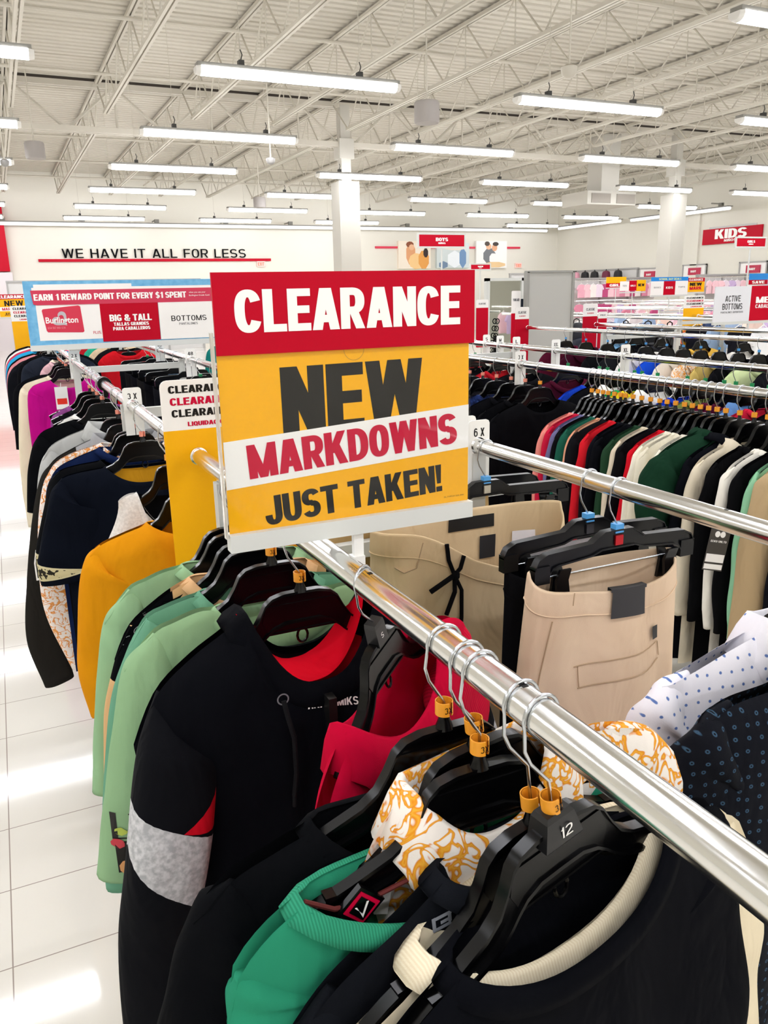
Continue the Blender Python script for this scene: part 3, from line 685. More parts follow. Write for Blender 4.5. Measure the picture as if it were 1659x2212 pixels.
# ---- mirror stands and distant furniture
stand_grey = mat('stand_grey', '#a9a8a2', .6)
t = thing('mirror_stand', 'tall grey backed mirror stand between the racks', 'mirror stand', (5.13, 6.9, 0))
build('back_panel', MB().box(-.27, .26, 0, .03, .75, 1.79), stand_grey, t, smooth=False)
build('lower_panel', MB().box(-.27, .26, 0, .03, .08, .74), mat('stand_light', '#b4b3ad', .6), t, smooth=False)
m = MB()
for x in (-.29, .27): m.box(x - .015, x + .015, -.012, .045, 0, 1.8)
m.box(-.3, .28, -.012, .045, 1.79, 1.81); build('frame', m, mat('stand_frame', '#8f8e88', .5), t, smooth=False)
build('base', MB().box(-.32, .3, -.2, .25, 0, .06), stand_grey, t, smooth=False)
t = thing('tall_mirror', 'tall floor mirror in a grey frame showing clothes', 'mirror', (6.55, 9.9, 0))
build('glass', MB().box(-.25, .28, 0, .01, .5, 1.75), mat('mirror_glass', '#dfe3dc', .03, 1), t, smooth=False)
m = MB(); m.box(-.31, -.25, -.02, .04, 0, 1.79); m.box(.28, .33, -.02, .04, 0, 1.79); m.box(-.31, .33, -.02, .04, 1.75, 1.79); m.box(-.31, .33, -.02, .04, .42, .5)
build('frame', m, grey_met, t, smooth=False)
m = MB()
for k in range(6):
    m.tube([(-.03 - .012 * k + .035 * cos(a), -.03, 1.2 - .1 * k + .035 * sin(a)) for a in [2 * pi * i / 12 for i in range(13)]], .008, 5)
t2 = thing('hook_strip', 'black strip of round hooks hanging in front of the tall mirror', 'hook strip', (6.45, 9.9, 0)); build('hook_ring', m, black_pl, t2)
build('strap', MB().box(-.06, .02, -.02, .0, .62, 1.0), black_pl, t2, smooth=False)

# ================================================================== hangers
def stroke_plate(top, bot, y):
    """plate between an upper and a lower edge line, thickness 2y"""
    m = MB(); n = len(top); rows = []
    m.loft([[(x, -y, z), (x, y, z), (xb, y, zb), (xb, -y, zb)] for (x, z), (xb, zb) in zip(top, bot)], cap=True)
    return m
def half(pts): return [(-x, z) for x, z in reversed(pts)] + pts[(1 if pts[0][0] == 0 else 0):]
HT = half([(0, -.090), (.026, -.0905), (.044, -.095), (.055, -.104), (.064, -.122), (.075, -.139), (.092, -.151), (.13, -.166), (.165, -.178), (.188, -.188)])
HB = half([(0, -.133), (.026, -.1335), (.044, -.14), (.055, -.149), (.064, -.158), (.075, -.167), (.092, -.176), (.13, -.187), (.165, -.197), (.184, -.2)])
bar = stroke_plate(HT, HB, .0022)
for edge, dz in ((HT, 0), (HB, 0)):
    bar.loft([[(x, -.0065, z - .0018), (x, .0065, z - .0018), (x, .006, z + .0018), (x, -.006, z + .0018)] for x, z in edge])
PLT = [(-.05, -.1), (.05, -.1), (.052, -.112), (.05, -.15), (.046, -.153), (-.046, -.153), (-.05, -.15), (-.052, -.112)]
m = MB(); bar.prism([(-.053, -.105), (.053, -.105), (.06, -.128), (.052, -.146), (-.052, -.146), (-.06, -.128)], -.0035, .0035)
bar.loft([[(x, -.0055, -.148), (x, -.0055, -.1455), (x, -.002, -.1455), (x, -.002, -.148)] for x in (-.053, .053)])
bar.tube([(.008 * cos(a), 0, -.158 + .011 * sin(a)) for a in [2 * pi * k / 12 for k in range(13)]], .002, 5)
for s in (-1, 1):                       # notch lugs on the arms
    bar.box(s * .15 - .005, s * .15 + .005, -.006, .006, -.174, -.169)
bar.loft([[(q * cos(a), q * .8 * sin(a), z) for a in [2 * pi * k / 10 for k in range(10)]] for q, z in ((.0058, -.0745), (.0062, -.08), (.0105, -.0905))])
bar_d = bar.mesh('bar', black_pl)
def hook_pts(drop=-.062):
    R = .0182
    p = [(0, 0, drop - .038), (0, 0, drop), (-.006, 0, drop + .009), (-.0165, 0, -.036), (-.0205, 0, -.022)]
    p += [(R * cos(a), 0, R * sin(a)) for a in [radians(190 - k * 12) for k in range(17)]]
    p += [(R + .0025, 0, -.0075)]
    return p
hk = MB(); hk.tube(hook_pts(), .0016, 10)
hk.tube([(.0207, 0, -.0075), (.0214, 0, -.0095)], .0023, 8)
hook_d = hk.mesh('hook', wire_m)
def ring_mesh():
    m = MB(); a0 = radians(-70)
    an = [a0 + radians(12) + k * radians(336) / 24 for k in range(25)]
    for r in ((),):
        m.loft([[(r * cos(a), r * sin(a), z) for r, z in ((.0078, -.0605), (.0088, -.0605), (.0088, -.0745), (.0072, -.0745), (.0072, -.0605))] for a in an], cap=False, closed=False)
    return m
MARK = {}
def marker_mesh(col):
    if col not in MARK: MARK[col] = ring_mesh().mesh('size_ring', mat('ring_' + col, col, .4))
    return MARK[col]
ORANGE, PINK, GREEN, BLUE = '#f8a62a', '#f0937c', '#1f9b5a', '#4ea0e0'
def hanger(x, y, label, ring=ORANGE, rz=0, roll=0, sizes=None, bar_mesh=None, group=None, dz=0, narrow=1):
    t = thing('clothes_hanger', label, 'hanger', (x, y, RZ), rz, group, roll)
    obj('hook', hook_d, t); bo = obj('bar', bar_mesh or bar_d, t, (0, 0, dz)); bo.scale = (narrow, 1, 1)
    if ring:
        r = obj('size_ring', marker_mesh(ring), t, (0, 0, dz))
        if sizes:
            text('size_lettering', sizes, r, blk_ink, 0, -.0091, -.0675, .0085, .0065, .008)
    return t

# ================================================================== garments
def dense(pts, n): return spline(pts, n)
def garment(name, label, cat, x, y, colour, seed=0, nw=.11, nz=-.165, drop=.05, bdrop=.012, out=None, k=2, hem=-.85, bw=None, tf=.03, tb=.03,
            sleeve_w=(.075, .075, .065, .05), ht=.03, rz=0, roll=0, collar='rib', ccol=None, folds=.006, group=None, sleeve_mats=None, sleeve_col=None,
            cuff=True, dx=0, right=True, left=True, sleeves=True, body_mats=None, paint=None, cw=.022, inside=None, rout=None, spaint=None, sattr=None, amp_s=.004, sy=0):
    """one garment hanging on the rail at (x, y); out = outer line (dx, dz) from the neck over the shoulder down the sleeve, k = index of the shoulder tip"""
    rnd = random.Random(seed); ph = [rnd.uniform(0, 6.28) for _ in range(8)]
    t = thing(name, label, cat, (x, y, RZ), rz, group, roll)
    m_ = colour if not isinstance(colour, str) else fabric(colour)
    out = out or [(nw + .02, nz), (.19, nz - .035), (.235, nz - .085), (.262, nz - .19), (.28, nz - .32), (.285, nz - .5)]
    outs = {-1: out, 1: rout or out}
    N, MV = 44, 30
    tops = {}
    for sgn in (-1, 1):
        o = outs[sgn]; tops[sgn] = dense([(nw * .98, nz)] + [p for p in o[:k + 1] if p[0] > nw * 1.01], 40)
    tipx = {q: tops[q][-1].x for q in (-1, 1)}; tipz = {q: tops[q][-1].y for q in (-1, 1)}
    def top(s, fr):
        """shoulder and neck line at lateral parameter s in -1..1"""
        g = 1 if s >= 0 else -1; X = abs(s) * tipx[g]
        if X <= nw:
            u = X / nw; d = drop if fr else bdrop
            return (g * X, nz - d * (1 - u ** 2.6), (-1 if fr else 1) * (.008 + min(.034, nw * .3) * sqrt(max(0, 1 - u * u))))
        tp = tops[g]
        for a, b in zip(tp, tp[1:]):
            if b.x >= X - 1e-9:
                f = (X - a.x) / max(1e-6, b.x - a.x); return (g * X, a.y + (b.y - a.y) * f, (-1 if fr else 1) * .008)
        return (g * X, tp[-1].y, (-1 if fr else 1) * .004)
    bw = bw or {g: tipx[g] * .98 for g in (-1, 1)}
    if not isinstance(bw, dict): bw = {1: bw, -1: bw}
    mb = MB()
    for fr in (True, False):
        rows = []
        for i in range(MV + 1):
            v = (i / MV) ** 1.35; row = []
            for j in range(N + 1):
                s = -1 + 2 * j / N
                if abs(s) > .001: s = math.copysign(abs(s) ** .92, s)
                g = 1 if s >= 0 else -1
                tx, tz, ty = top(s, fr)
                e = min(1, v / .3); e = e * e * (3 - 2 * e)
                X = tx * (1 - e) + s * bw[g] * e
                Z = tz + (hem - tz) * v
                th = (tf if fr else tb); pr = (1 - abs(s) ** 5)
                bul = min(1, v / .07) ** .5
                Y = abs(ty) * (1 - bul) * (1 if abs(s) < .999 else 0) + th * pr * bul
                fo = folds * min(1, v / .5) * pr * (sin(s * 7 + ph[0]) + .7 * sin(s * 13 + ph[1] + v * 1.5) + .4 * sin(s * 21 + ph[2])) + .0025 * sin(9 * v + 4 * s + ph[3]) * pr * bul
                Y = max(.0015, Y + fo) if v > .02 else Y
                if abs(s) > .9995: Y = 0 if v > .02 else .003
                row.append((X + dx, -Y if fr else Y, Z))
            rows.append(row)
        o = len(mb.f); mb.grid(rows)
        if paint:
            for i in range(MV):
                for j in range(N):
                    c = [rows[i][j], rows[i][j + 1], rows[i + 1][j]]
                    mb.mi[o + i * N + j] = paint(sum(q[0] for q in c) / 3, sum(q[2] for q in c) / 3, fr)
    b = build('body', mb, [m_] + list(body_mats or []), t, ang=None)
    if sleeves:
        for sgn in (-1, 1):
            if (sgn < 0 and not left) or (sgn > 0 and not right): continue
            o = outs[sgn]; pts = dense(o[max(0, k - 1):], 46); n = len(pts)
            ws = dense([(q, 0) for q in sleeve_w], n); rings = []
            mbs = MB(); K = 26
            for i, p in enumerate(pts):
                a = pts[max(i - 1, 0)]; c = pts[min(i + 1, n - 1)]; d = (c - a).normalized(); nn = Vector((d.y, -d.x))
                if nn.x > 0 and nn.y > .95: pass
                f = i / (n - 1); grow = min(1, .35 + f * 4.2)
                wv = ws[i].x * grow; h = ht * (min(1, .25 + f * 4)) * (1 - .25 * f)
                wob = amp_s * sin(f * 11 + ph[4] + sgn) + amp_s * .6 * sin(f * 23 + ph[5])
                cx, cz = p.x + nn.x * wv, p.y + nn.y * wv
                if f > .93 and cuff: h *= .85
                ring = []
                for q in range(K):
                    A = 2 * pi * q / K; ca, sa = cos(A), sin(A)
                    fold = 1 + .06 * sin(3 * A + f * 9 + ph[6]) * min(1, f * 3)
                    ring.append((sgn * (cx - nn.x * wv * ca) + dx, (h * fold * math.copysign(abs(sa) ** .8, sa)) + wob + sy * min(1, f * 3), cz - nn.y * wv * ca))
                rings.append(ring)
            # turn the open end inwards
            last = rings[-1]; cc = [sum(v[i] for v in last) / K for i in range(3)]
            rings.append([tuple(cc[i] + (v[i] - cc[i]) * .86 for i in range(3)) for v in last])
            rings.append([tuple(cc[i] + (v[i] - cc[i]) * .8 + (.05 if i == 2 else 0) for i in range(3)) for v in last])
            mbs.loft(rings, cap=True)
            if spaint:
                for i in range(len(rings) - 1):
                    for q in range(K): mbs.mi[i * K + q] = spaint(i / n, q / K, sgn)
            so = build('sleeve', mbs, sleeve_mats or [fabric(sleeve_col) if sleeve_col else m_], t, ang=None)
            if sattr:
                av = [sattr(min(i, n) / n, q / K) for i in range(len(rings)) for q in range(K)]
                for j, nm in enumerate(('band', 'gusset')):
                    at = so.data.attributes.new(nm, 'FLOAT', 'POINT'); at.data.foreach_set('value', [v[j] for v in av])
    def loop(du, dn, dy):
        """closed line round the neck opening, moved outwards by du, down by dn, away from the middle by dy"""
        P = []
        for fr in (True, False):
            for i in range(25):
                s = -1 + 2 * i / 24; s = s if fr else -s
                X = s * nw; u = abs(s); d = drop if fr else bdrop
                Z = nz - d * (1 - u ** 2.6); Yv = (.008 + min(.034, nw * .3) * sqrt(max(0, 1 - u * u)))
                # outward direction in the x-z plane
                tx = 1; tz = d * 2.6 * u ** 1.6 / nw * (1 if s > 0 else -1); L = sqrt(tx * tx + tz * tz); ox, oz = tz / L, -1 / L
                if u > .9: ox, oz = math.copysign(.75, s), -.5
                P.append((X + ox * du + dx, (-1 if fr else 1) * (Yv + dy), Z + oz * du * 1 - dn))
        return P
    cm = fabric(ccol) if isinstance(ccol, str) else (ccol or m_)
    if collar == 'rib':
        c = MB(); c.loft([loop(-.001, 0, -.004), loop(-.002, 0, .002), loop(cw * .5, 0, .0055), loop(cw, 0, .0045), loop(cw * 1.04, 0, .001)], cap=False)
        build('collar', c, cm, t, ang=None)
    elif collar == 'polo':
        c = MB(); c.loft([loop(0, 0, 0), loop(-.004, -.014, .003), loop(.002, -.018, .008), loop(.016, -.006, .014), loop(.042, .012, .016), loop(.044, .013, .011)], cap=False)
        build('collar', c, cm, t, ang=None)
    elif collar == 'hood':
        c = MB(); c.loft([loop(.03, 0, .006), loop(.034, 0, .016), loop(.018, 0, .026), loop(-.004, 0, .022), loop(-.012, .004, .008)], cap=False)
        build('hood', c, cm, t, ang=None)
    return t
def lining(t, nw, nz, drop, bdrop, m_, depth=.1, name='lining'):
    """inner back of the neck opening seen through it"""
    rows = []
    for v in (0, .5, 1):
        rows.append([(s * nw * .97, (.006 + .03 * sqrt(max(0, 1 - s * s))) * (1 - v * .4), nz - bdrop * (1 - abs(s) ** 2.6) - v * depth - .002) for s in [-1 + i / 12 for i in range(25)]])
    return build(name, MB().grid(rows), m_, t, ang=None)
def onto(t, part, polys, m_, name, side=-1, lift=.0015):
    """a flat print laid on the front (-y) of a part, following its surface"""
    me = part.data; bm = bmesh.new(); bm.from_mesh(me); tree = BVHTree.FromBMesh(bm)
    mb = MB()
    for i, p in enumerate(polys):
        vs = []
        for x, z in p:
            h = tree.ray_cast(Vector((x, side * 1.0, z)), Vector((0, -side, 0)))
            if h[0] is None: vs = []; break
            vs.append((x, h[0].y + side * (lift + 1e-5 * (i % 9)), z))
        if vs: mb.add(vs, [tuple(range(len(vs)))])
    bm.free()
    if mb.f: return build(name, mb, m_, t, smooth=False)
def part_of(t, n): return [c for c in t.children if c.name.split('.')[0] == n]
def word(s, cx, cz, w_, h_, wt=BOLD, rot=0):
    c, q = cos(rot), sin(rot)
    return [[(cx + x * c - z * q, cz + x * q + z * c) for x, z in p] for p in lettering_polys(s, w_, h_, wt)]
def rect(cx, cz, w_, h_, rot=0):
    c, q = cos(rot), sin(rot)
    return [(cx + x * c - z * q, cz + x * q + z * c) for x, z in ((-w_ / 2, -h_ / 2), (w_ / 2, -h_ / 2), (w_ / 2, h_ / 2), (-w_ / 2, h_ / 2))]
def blob(cx, cz, r, n=9, sq=.8, seed=0):
    q = random.Random(seed); return [(cx + r * cos(2 * pi * k / n) * q.uniform(.75, 1.1), cz + r * sq * sin(2 * pi * k / n) * q.uniform(.75, 1.1)) for k in range(n)]

baroque = ramp_mat('baroque_print', [(0, '#f6efe6'), (.47, '#f3ebe2'), (.5, '#e28a1c'), (.545, '#f0b03c'), (.57, '#e6921c'), (.6, '#f4ece2'), (.72, '#f6efe6'), (.75, '#d97818'), (.8, '#eda637')], scale=34, detail=1.5, extra=1.6)
baroque2 = ramp_mat('baroque_fine', [(0, '#f4ece4'), (.48, '#f3e6de'), (.51, '#e08a3a'), (.56, '#e7a05a'), (.6, '#f3e8e0')], scale=38, detail=1.5, extra=1.4)
melange = ramp_mat('grey_melange', [(.35, '#a9aaac'), (.65, '#cfcfd0')], scale=140, vec_scale=(1, 1, 3), rough=.95)
ltgrey = ramp_mat('pale_melange', [(.35, '#d3d2cf'), (.65, '#e6e5e2')], scale=160, rough=.95)
dotted = ramp_mat('blue_dot_shirt', [(0, '#5a74b4'), (.10, '#6d86bf'), (.14, '#efedf5'), (1, '#efedf5')], tex='dots2', scale=62, extra=.25)
floral = ramp_mat('dark_floral', [(0, '#0b0d16'), (.06, '#0b0d16'), (.09, '#3d5a72'), (.16, '#2c4258'), (.19, '#0b0d16'), (1, '#0a0c14')], tex='dots2', scale=70, extra=.35)
ribred = ramp_mat('rib_red', [(.3, '#b3062c'), (.7, '#cc0c36')], tex='wave', scale=70, rough=.9)
ribgreen = ramp_mat('rib_green', [(.3, '#278061'), (.7, '#329472')], tex='wave', scale=120, rough=.9)
ribcream = ramp_mat('rib_cream', [(.3, '#e6d7b8'), (.7, '#f0e4c9')], tex='wave', scale=110, rough=.9)
camo_blue = ramp_mat('navy_print', [(.4, '#0c1636'), (.6, '#1c2f66'), (.66, '#39508a')], scale=30, extra=1)
stripe_k = ramp_mat('dark_stripe', [(.45, '#0f0e12'), (.8, '#2c2730')], tex='wavez', scale=26)
BLACK, INK, NAVY = '#08090c', '#090a0f', '#0a0e18'

# ---------- front rail, near to far
hg = 'hangers on the front rail'
hanger(RX, .2, 'hanger nearest the camera at the lower corner, mostly hidden by the rail', None, group=hg)
t = garment('sweatshirt', 'black crew neck sweatshirt nearest the camera, under the hanger marked 12', 'sweatshirt', RX, .452, INK, 1, nw=.118, nz=-.172, drop=.036, rz=radians(8), roll=radians(10),
    out=[(.13, -.176), (.17, -.19), (.205, -.215), (.228, -.29), (.235, -.5), (.225, -.75)], k=3, tf=.03, tb=.02, bw=.235, sleeve_w=(.06, .07, .06, .05))
hanger(RX, .456, 'black hanger with the orange ring and square cap marked 12', ORANGE, radians(8), radians(10), sizes='3X', group=hg, dz=-.016, narrow=.94)
cap = [c for c in bpy.data.objects if c.get('label', '').endswith('square cap marked 12')][0]
m = MB(); m.loft([[(x, y, z) for x, y in ((-a, -b), (a, -b), (a, b), (-a, b))] for a, b, z in ((.0125, .008, -.0895), (.015, .01, -.094), (.021, .012, -.118), (.02, .011, -.12))])
cp = build('size_cap', m, mat('cap_black', '#161618', .35), cap, smooth=False)
text('cap_lettering', '12', cp, wht_ink, .003, -.0122, -.107, .013, .011, .012)
t = garment('sweatshirt', 'cream sweatshirt with ribbed neck between two black ones', 'sweatshirt', RX, .482, '#e8dabc', 2, nw=.125, nz=-.176, drop=.045, rz=radians(6), roll=radians(8),
    out=[(.14, -.2), (.2, -.222), (.262, -.262), (.29, -.34), (.31, -.5), (.3, -.75)], k=3, tf=.014, tb=.014, ccol=ribcream, cw=.03, bw=.25)
lining(t, .125, -.19, .045, .012, ribcream, .06)
hanger(RX, .483, 'black hanger close behind the one marked 12', ORANGE, radians(6), radians(8), group=hg, dz=-.03)
t = garment('sweater', 'charcoal sweater with a grey key pattern at the neck', 'sweater', RX, .512, '#14161b', 3, nw=.075, nz=-.155, drop=.02, rz=radians(4), roll=radians(5),
    out=[(.085, -.16), (.12, -.178), (.19, -.208), (.25, -.262), (.28, -.42), (.28, -.7)], k=3, tf=.012, tb=.012, bw=.26)
key = []
for i in range(2):
    x0, z0, s_ = -.085 + i * .03, -.196 + i * .01, .0035
    key += [rect(x0, z0, .018, s_), rect(x0 - .008, z0 + .006, s_, .014), rect(x0 + .001, z0 + .011, .018, s_), rect(x0 + .008, z0 + .007, s_, .011), rect(x0 + .003, z0 + .005, .009, s_)]
onto(t, part_of(t, 'body')[0], key, mat('key_grey', '#9a9ea6', .8), 'key_pattern')
t = garment('sweatshirt', 'bright green crew neck sweatshirt with a wide ribbed collar', 'sweatshirt', RX, .545, '#2b8b6a', 4, nw=.178, nz=-.166, drop=.042, rz=radians(2),
    out=[(.19, -.172), (.215, -.188), (.238, -.215), (.247, -.26), (.25, -.36), (.255, -.6)], k=3, tf=.025, tb=.015, ccol=ribgreen, cw=.02, bw=.24, sleeve_w=(.03, .055, .06, .05))
hanger(RX, .545, 'black hanger in front of the green sweatshirt collar', ORANGE, 0, group=hg, dz=-.006, sizes='3X')
t = garment('shirt', 'white shirt with orange scroll print, between green and black tops', 'shirt', RX, .568, baroque, 5, nw=.075, nz=-.118, drop=.06, roll=radians(6), rz=radians(4), left=False, rout=[(.09, -.122), (.165, -.138), (.225, -.165), (.268, -.23), (.29, -.32), (.28, -.42)],
    out=[(.085, -.12), (.115, -.15), (.14, -.2), (.15, -.3)], k=2, tf=.01, tb=.014, collar='polo', bw={1: .24, -1: .16})
lab = build('brand_tag', MB().prism([(-.135, -.178), (-.108, -.184), (-.117, -.212), (-.13, -.205)], -.012, -.009), wht_sign, t, smooth=False)
hanger(RX, .568, 'black hanger with the open orange ring over the printed shirt', ORANGE, radians(2), radians(7), group=hg, sizes='3X')
m = MB(); m.prism([(-.112, -.17), (-.09, -.19), (-.112, -.21), (-.134, -.19)], -.02, -.014)
t2 = thing('hang_tag', 'black and red diamond tag tied to the printed shirt', 'tag', (RX - .015, .548, RZ + .005)); build('diamond', m, black_pl, t2, smooth=False)
build('red_border', MB().prism([(-.112, -.174), (-.095, -.19), (-.112, -.206), (-.129, -.19)], -.021, -.02), red_ink, t2, smooth=False)
build('black_inner', MB().prism([(-.112, -.178), (-.1, -.19), (-.112, -.202), (-.124, -.19)], -.022, -.021), black_pl, t2, smooth=False)
m = MB(); m.prism([(-.119, -.187), (-.117, -.187), (-.112, -.199), (-.106, -.184), (-.108, -.184), (-.112, -.195)], -.0225, -.022); build('tag_mark', m, wht_ink, t2, smooth=False)
build('tag_cord', MB().tube([(-.16, -.012, -.172), (-.135, -.015, -.187), (-.11, -.016, -.19), (-.06, -.014, -.184), (-.02, -.01, -.17)], .0022, 6), mat('cord_red', '#5a1410', .8), t2)
t = garment('t_shirt', 'big black crew neck T-shirt in front of the red polo', 'T-shirt', RX, .61, BLACK, 6, nw=.14, nz=-.152, drop=.058, bdrop=.02,
    out=[(.15, -.156), (.18, -.165), (.222, -.181), (.256, -.214), (.282, -.27), (.305, -.36), (.32, -.5)], k=3, tf=.04, tb=.02, bw=.27, sleeve_w=(.07, .08, .085, .08), ht=.05, cw=.018)
hanger(RX, .61, 'black hanger with a 3X ring in the black T-shirt', ORANGE, 0, group=hg, sizes='3X')
t = garment('polo_shirt', 'crimson polo sweater turned sideways on its hanger', 'polo shirt', RX, .80, '#c40a34', 7, nw=.1, nz=-.152, drop=.07, bdrop=.07, rz=radians(34), roll=radians(19),
    out=[(.115, -.16), (.16, -.185), (.195, -.225), (.21, -.29), (.22, -.4), (.215, -.6)], k=3, tf=.03, tb=.03, collar='polo', ccol=None, bw=.195, sleeve_mats=[ribred], sleeve_w=(.05, .065, .06, .05))
h = hanger(RX, .80, 'dark grey hanger with S on its cap holding the crimson polo', None, radians(34), radians(19), group=hg, narrow=.72)
m = MB(); m.loft([[(x, y, z) for x, y in ((-a, -b), (a, -b), (a, b), (-a, b))] for a, b, z in ((.0095, .0075, -.06), (.0105, .008, -.066), (.011, .0085, -.093))])
cp = build('size_cap', m, mat('cap_black', '#161618', .35), h, smooth=False)
text('cap_lettering', 'S', cp, wht_ink, 0, -.0087, -.08, .005, .008, .008)
# hoodie
grey_r = melange; red_f = fabric('#cf0a22')
def hood_paint(f, q):
    """(position across the grey band, position across the red gusset) on the sleeve"""
    inn = 1 - abs(2 * q - 1); lo, hi = .275 + .055 * inn, .34 + .15 * inn
    a = (f - lo) / (hi - lo) * .175
    g = (inn - 1 + 4.6 * (f - lo + .1)) * 2 if q > .48 else -1
    return a, (g if a < 0 else -1)
hood_sleeve = drape(mat('hoodie_sleeve', INK, .92, spec=.12)); nt = hood_sleeve.node_tree
def attr_mix(nt, name, stops, under):
    at = nt.nodes.new('ShaderNodeAttribute'); at.attribute_name = name
    ml = nt.nodes.new('ShaderNodeMath'); ml.operation = 'ADD'; ml.inputs[1].default_value = .5; nt.links.new(at.outputs['Fac'], ml.inputs[0])
    cr = nt.nodes.new('ShaderNodeValToRGB'); cr.color_ramp.interpolation = 'CONSTANT'; e = cr.color_ramp.elements
    while len(e) < len(stops): e.new(.5)
    for k, (p, v) in enumerate(stops): e[k].position = p; e[k].color = (v, v, v, 1)
    nt.links.new(ml.outputs[0], cr.inputs['Fac'])
    mx = nt.nodes.new('ShaderNodeMix'); mx.data_type = 'RGBA'; nt.links.new(cr.outputs['Color'], mx.inputs[0]); return mx
mx1 = attr_mix(nt, 'band', [(0, 0), (.5, 1), (.675, 0)], None); mx2 = attr_mix(nt, 'gusset', [(0, 0), (.5, 1)], None)
nz_ = nt.nodes.new('ShaderNodeTexNoise'); nz_.inputs['Scale'].default_value = 140; tc = nt.nodes.new('ShaderNodeTexCoord'); nt.links.new(tc.outputs['Object'], nz_.inputs['Vector'])
cr = nt.nodes.new('ShaderNodeValToRGB'); cr.color_ramp.elements[0].position = .35; cr.color_ramp.elements[0].color = lin('#a9aaac'); cr.color_ramp.elements[1].position = .65; cr.color_ramp.elements[1].color = lin('#cfcfd0')
nt.links.new(nz_.outputs['Fac'], cr.inputs['Fac'])
mx1.inputs[6].default_value = lin(INK); nt.links.new(cr.outputs['Color'], mx1.inputs[7])
nt.links.new(mx1.outputs[2], mx2.inputs[6]); mx2.inputs[7].default_value = lin('#cf0a22'); nt.links.new(mx2.outputs[2], nt.nodes['Principled BSDF'].inputs['Base Color'])
t = garment('hoodie', 'black hoodie with red hood lining and grey sleeve band', 'hoodie', RX, 1.03, INK, 8, nw=.105, nz=-.105, drop=.115, bdrop=.1,
    out=[(.125, -.125), (.175, -.155), (.225, -.198), (.262, -.27), (.298, -.42), (.32, -.56), (.325, -.75), (.315, -1.0)], k=3, tf=.07, tb=.03, bw=.21, collar='hood', hem=-.98, dx=.012,
    sleeve_w=(.045, .056, .054, .054, .05), ht=.05, sy=-.055, sleeve_mats=[hood_sleeve], sattr=hood_paint)
lining(t, .098, -.104, .13, .108, red_f, .1)
hood = MB()
rows = []
for v in [i / 8 for i in range(9)]:
    rows.append([(s * (.097 - .02 * v), -.03 * sqrt(max(0, 1 - s * s)) - .004 + .075 * v * (1 - s * s) ** .5, -.105 - .112 * (1 - abs(s) ** 2.6) * (1 - v * .2) - .014 * v) for s in [-1 + i / 14 for i in range(29)]])
build('hood_lining', hood.grid(rows), red_f, t, ang=None)
body = part_of(t, 'body')[0]
m = MB(); m.tube([(-.062, -.092, -.205), (-.06, -.1, -.225), (-.052, -.098, -.26), (-.05, -.092, -.32), (-.054, -.09, -.355)], .0035, 8); m.tube([(-.054, -.09, -.355), (-.055, -.09, -.372)], .0028, 8)
build('drawstring', m, fabric('#1a1a1c'), t)
m = MB()
m.loft([[(-.062 + r * cos(a), -.0895, -.204 + r * sin(a)) for a in [2 * pi * k / 20 for k in range(20)]] for r in (.0065, .0085)], cap=False); build('eyelet', m, mat('eyelet_grey', '#77777c', .5), t)
build('zip', MB().box(.006, .018, -.083, -.06, -.36, -.225), mat('zip_black', '#050506', .5), t, smooth=False)
build('zip_pull', MB().box(.003, .021, -.093, -.083, -.37, -.27), mat('pull_black', '#1b1b1e', .45), t, smooth=False)
onto(t, body, word('AKADEMIKS', .02, -.243, .075, .011, BOLD, radians(-6)), wht_ink, 'chest_lettering')
hanger(RX, 1.03, 'dark hanger in the neck of the black hoodie', ORANGE, 0, group=hg, sizes='3X')
# greens behind the hoodie
SAGE, TEAL = '#8fb388', '#6a9f83'
t = garment('long_tee', 'sage green long tee with lettering on its sleeve', 'T-shirt', RX, 1.165, SAGE, 9, nw=.095, nz=-.148, drop=.05,
    out=[(.121, -.145), (.16, -.155), (.193, -.168), (.239, -.219), (.27, -.328), (.29, -.419), (.305, -.5), (.316, -.555)], k=3, tf=.03, tb=.015, bw=.25, ht=.05, sleeve_w=(.05, .075, .075, .07), cuff=False, hem=-.8)
sl = [c for c in part_of(t, 'sleeve')][0]
pr = word('LT', -.262, -.46, .05, .05, (.2, .05, .6, .1), 0) + word('E', -.262, -.515, .045, .05, (.2, .05, .6, .1))
onto(t, sl, pr, blk_ink, 'sleeve_lettering')
onto(t, sl, [blob(-.285, -.44, .012, seed=1), blob(-.275, -.47, .01, seed=2), blob(-.29, -.455, .008, seed=3)], fabric('#b9c95e'), 'leaf_print', lift=.002)
onto(t, sl, [blob(-.28, -.492, .011, seed=4)], fabric('#c94a52'), 'flower_print', lift=.0025)
onto(t, sl, [blob(-.27, -.532, .015, seed=6)], fabric('#d9a06a'), 'flower_print', lift=.0025)
hanger(RX, 1.165, 'black hanger in the lettered sage green tee', ORANGE, 0, group=hg, sizes='3X')
t = garment('long_tee', 'teal green tee between the two sage green tops', 'T-shirt', RX, 1.25, TEAL, 10, nw=.1, nz=-.15, drop=.05,
    out=[(.124, -.154), (.16, -.163), (.19, -.176), (.222, -.224), (.258, -.312), (.28, -.42), (.3, -.57), (.302, -.655)], k=3, tf=.02, tb=.012, bw=.25, ht=.04, cuff=False, hem=-.85, sleeve_w=(.05, .075, .075, .07))
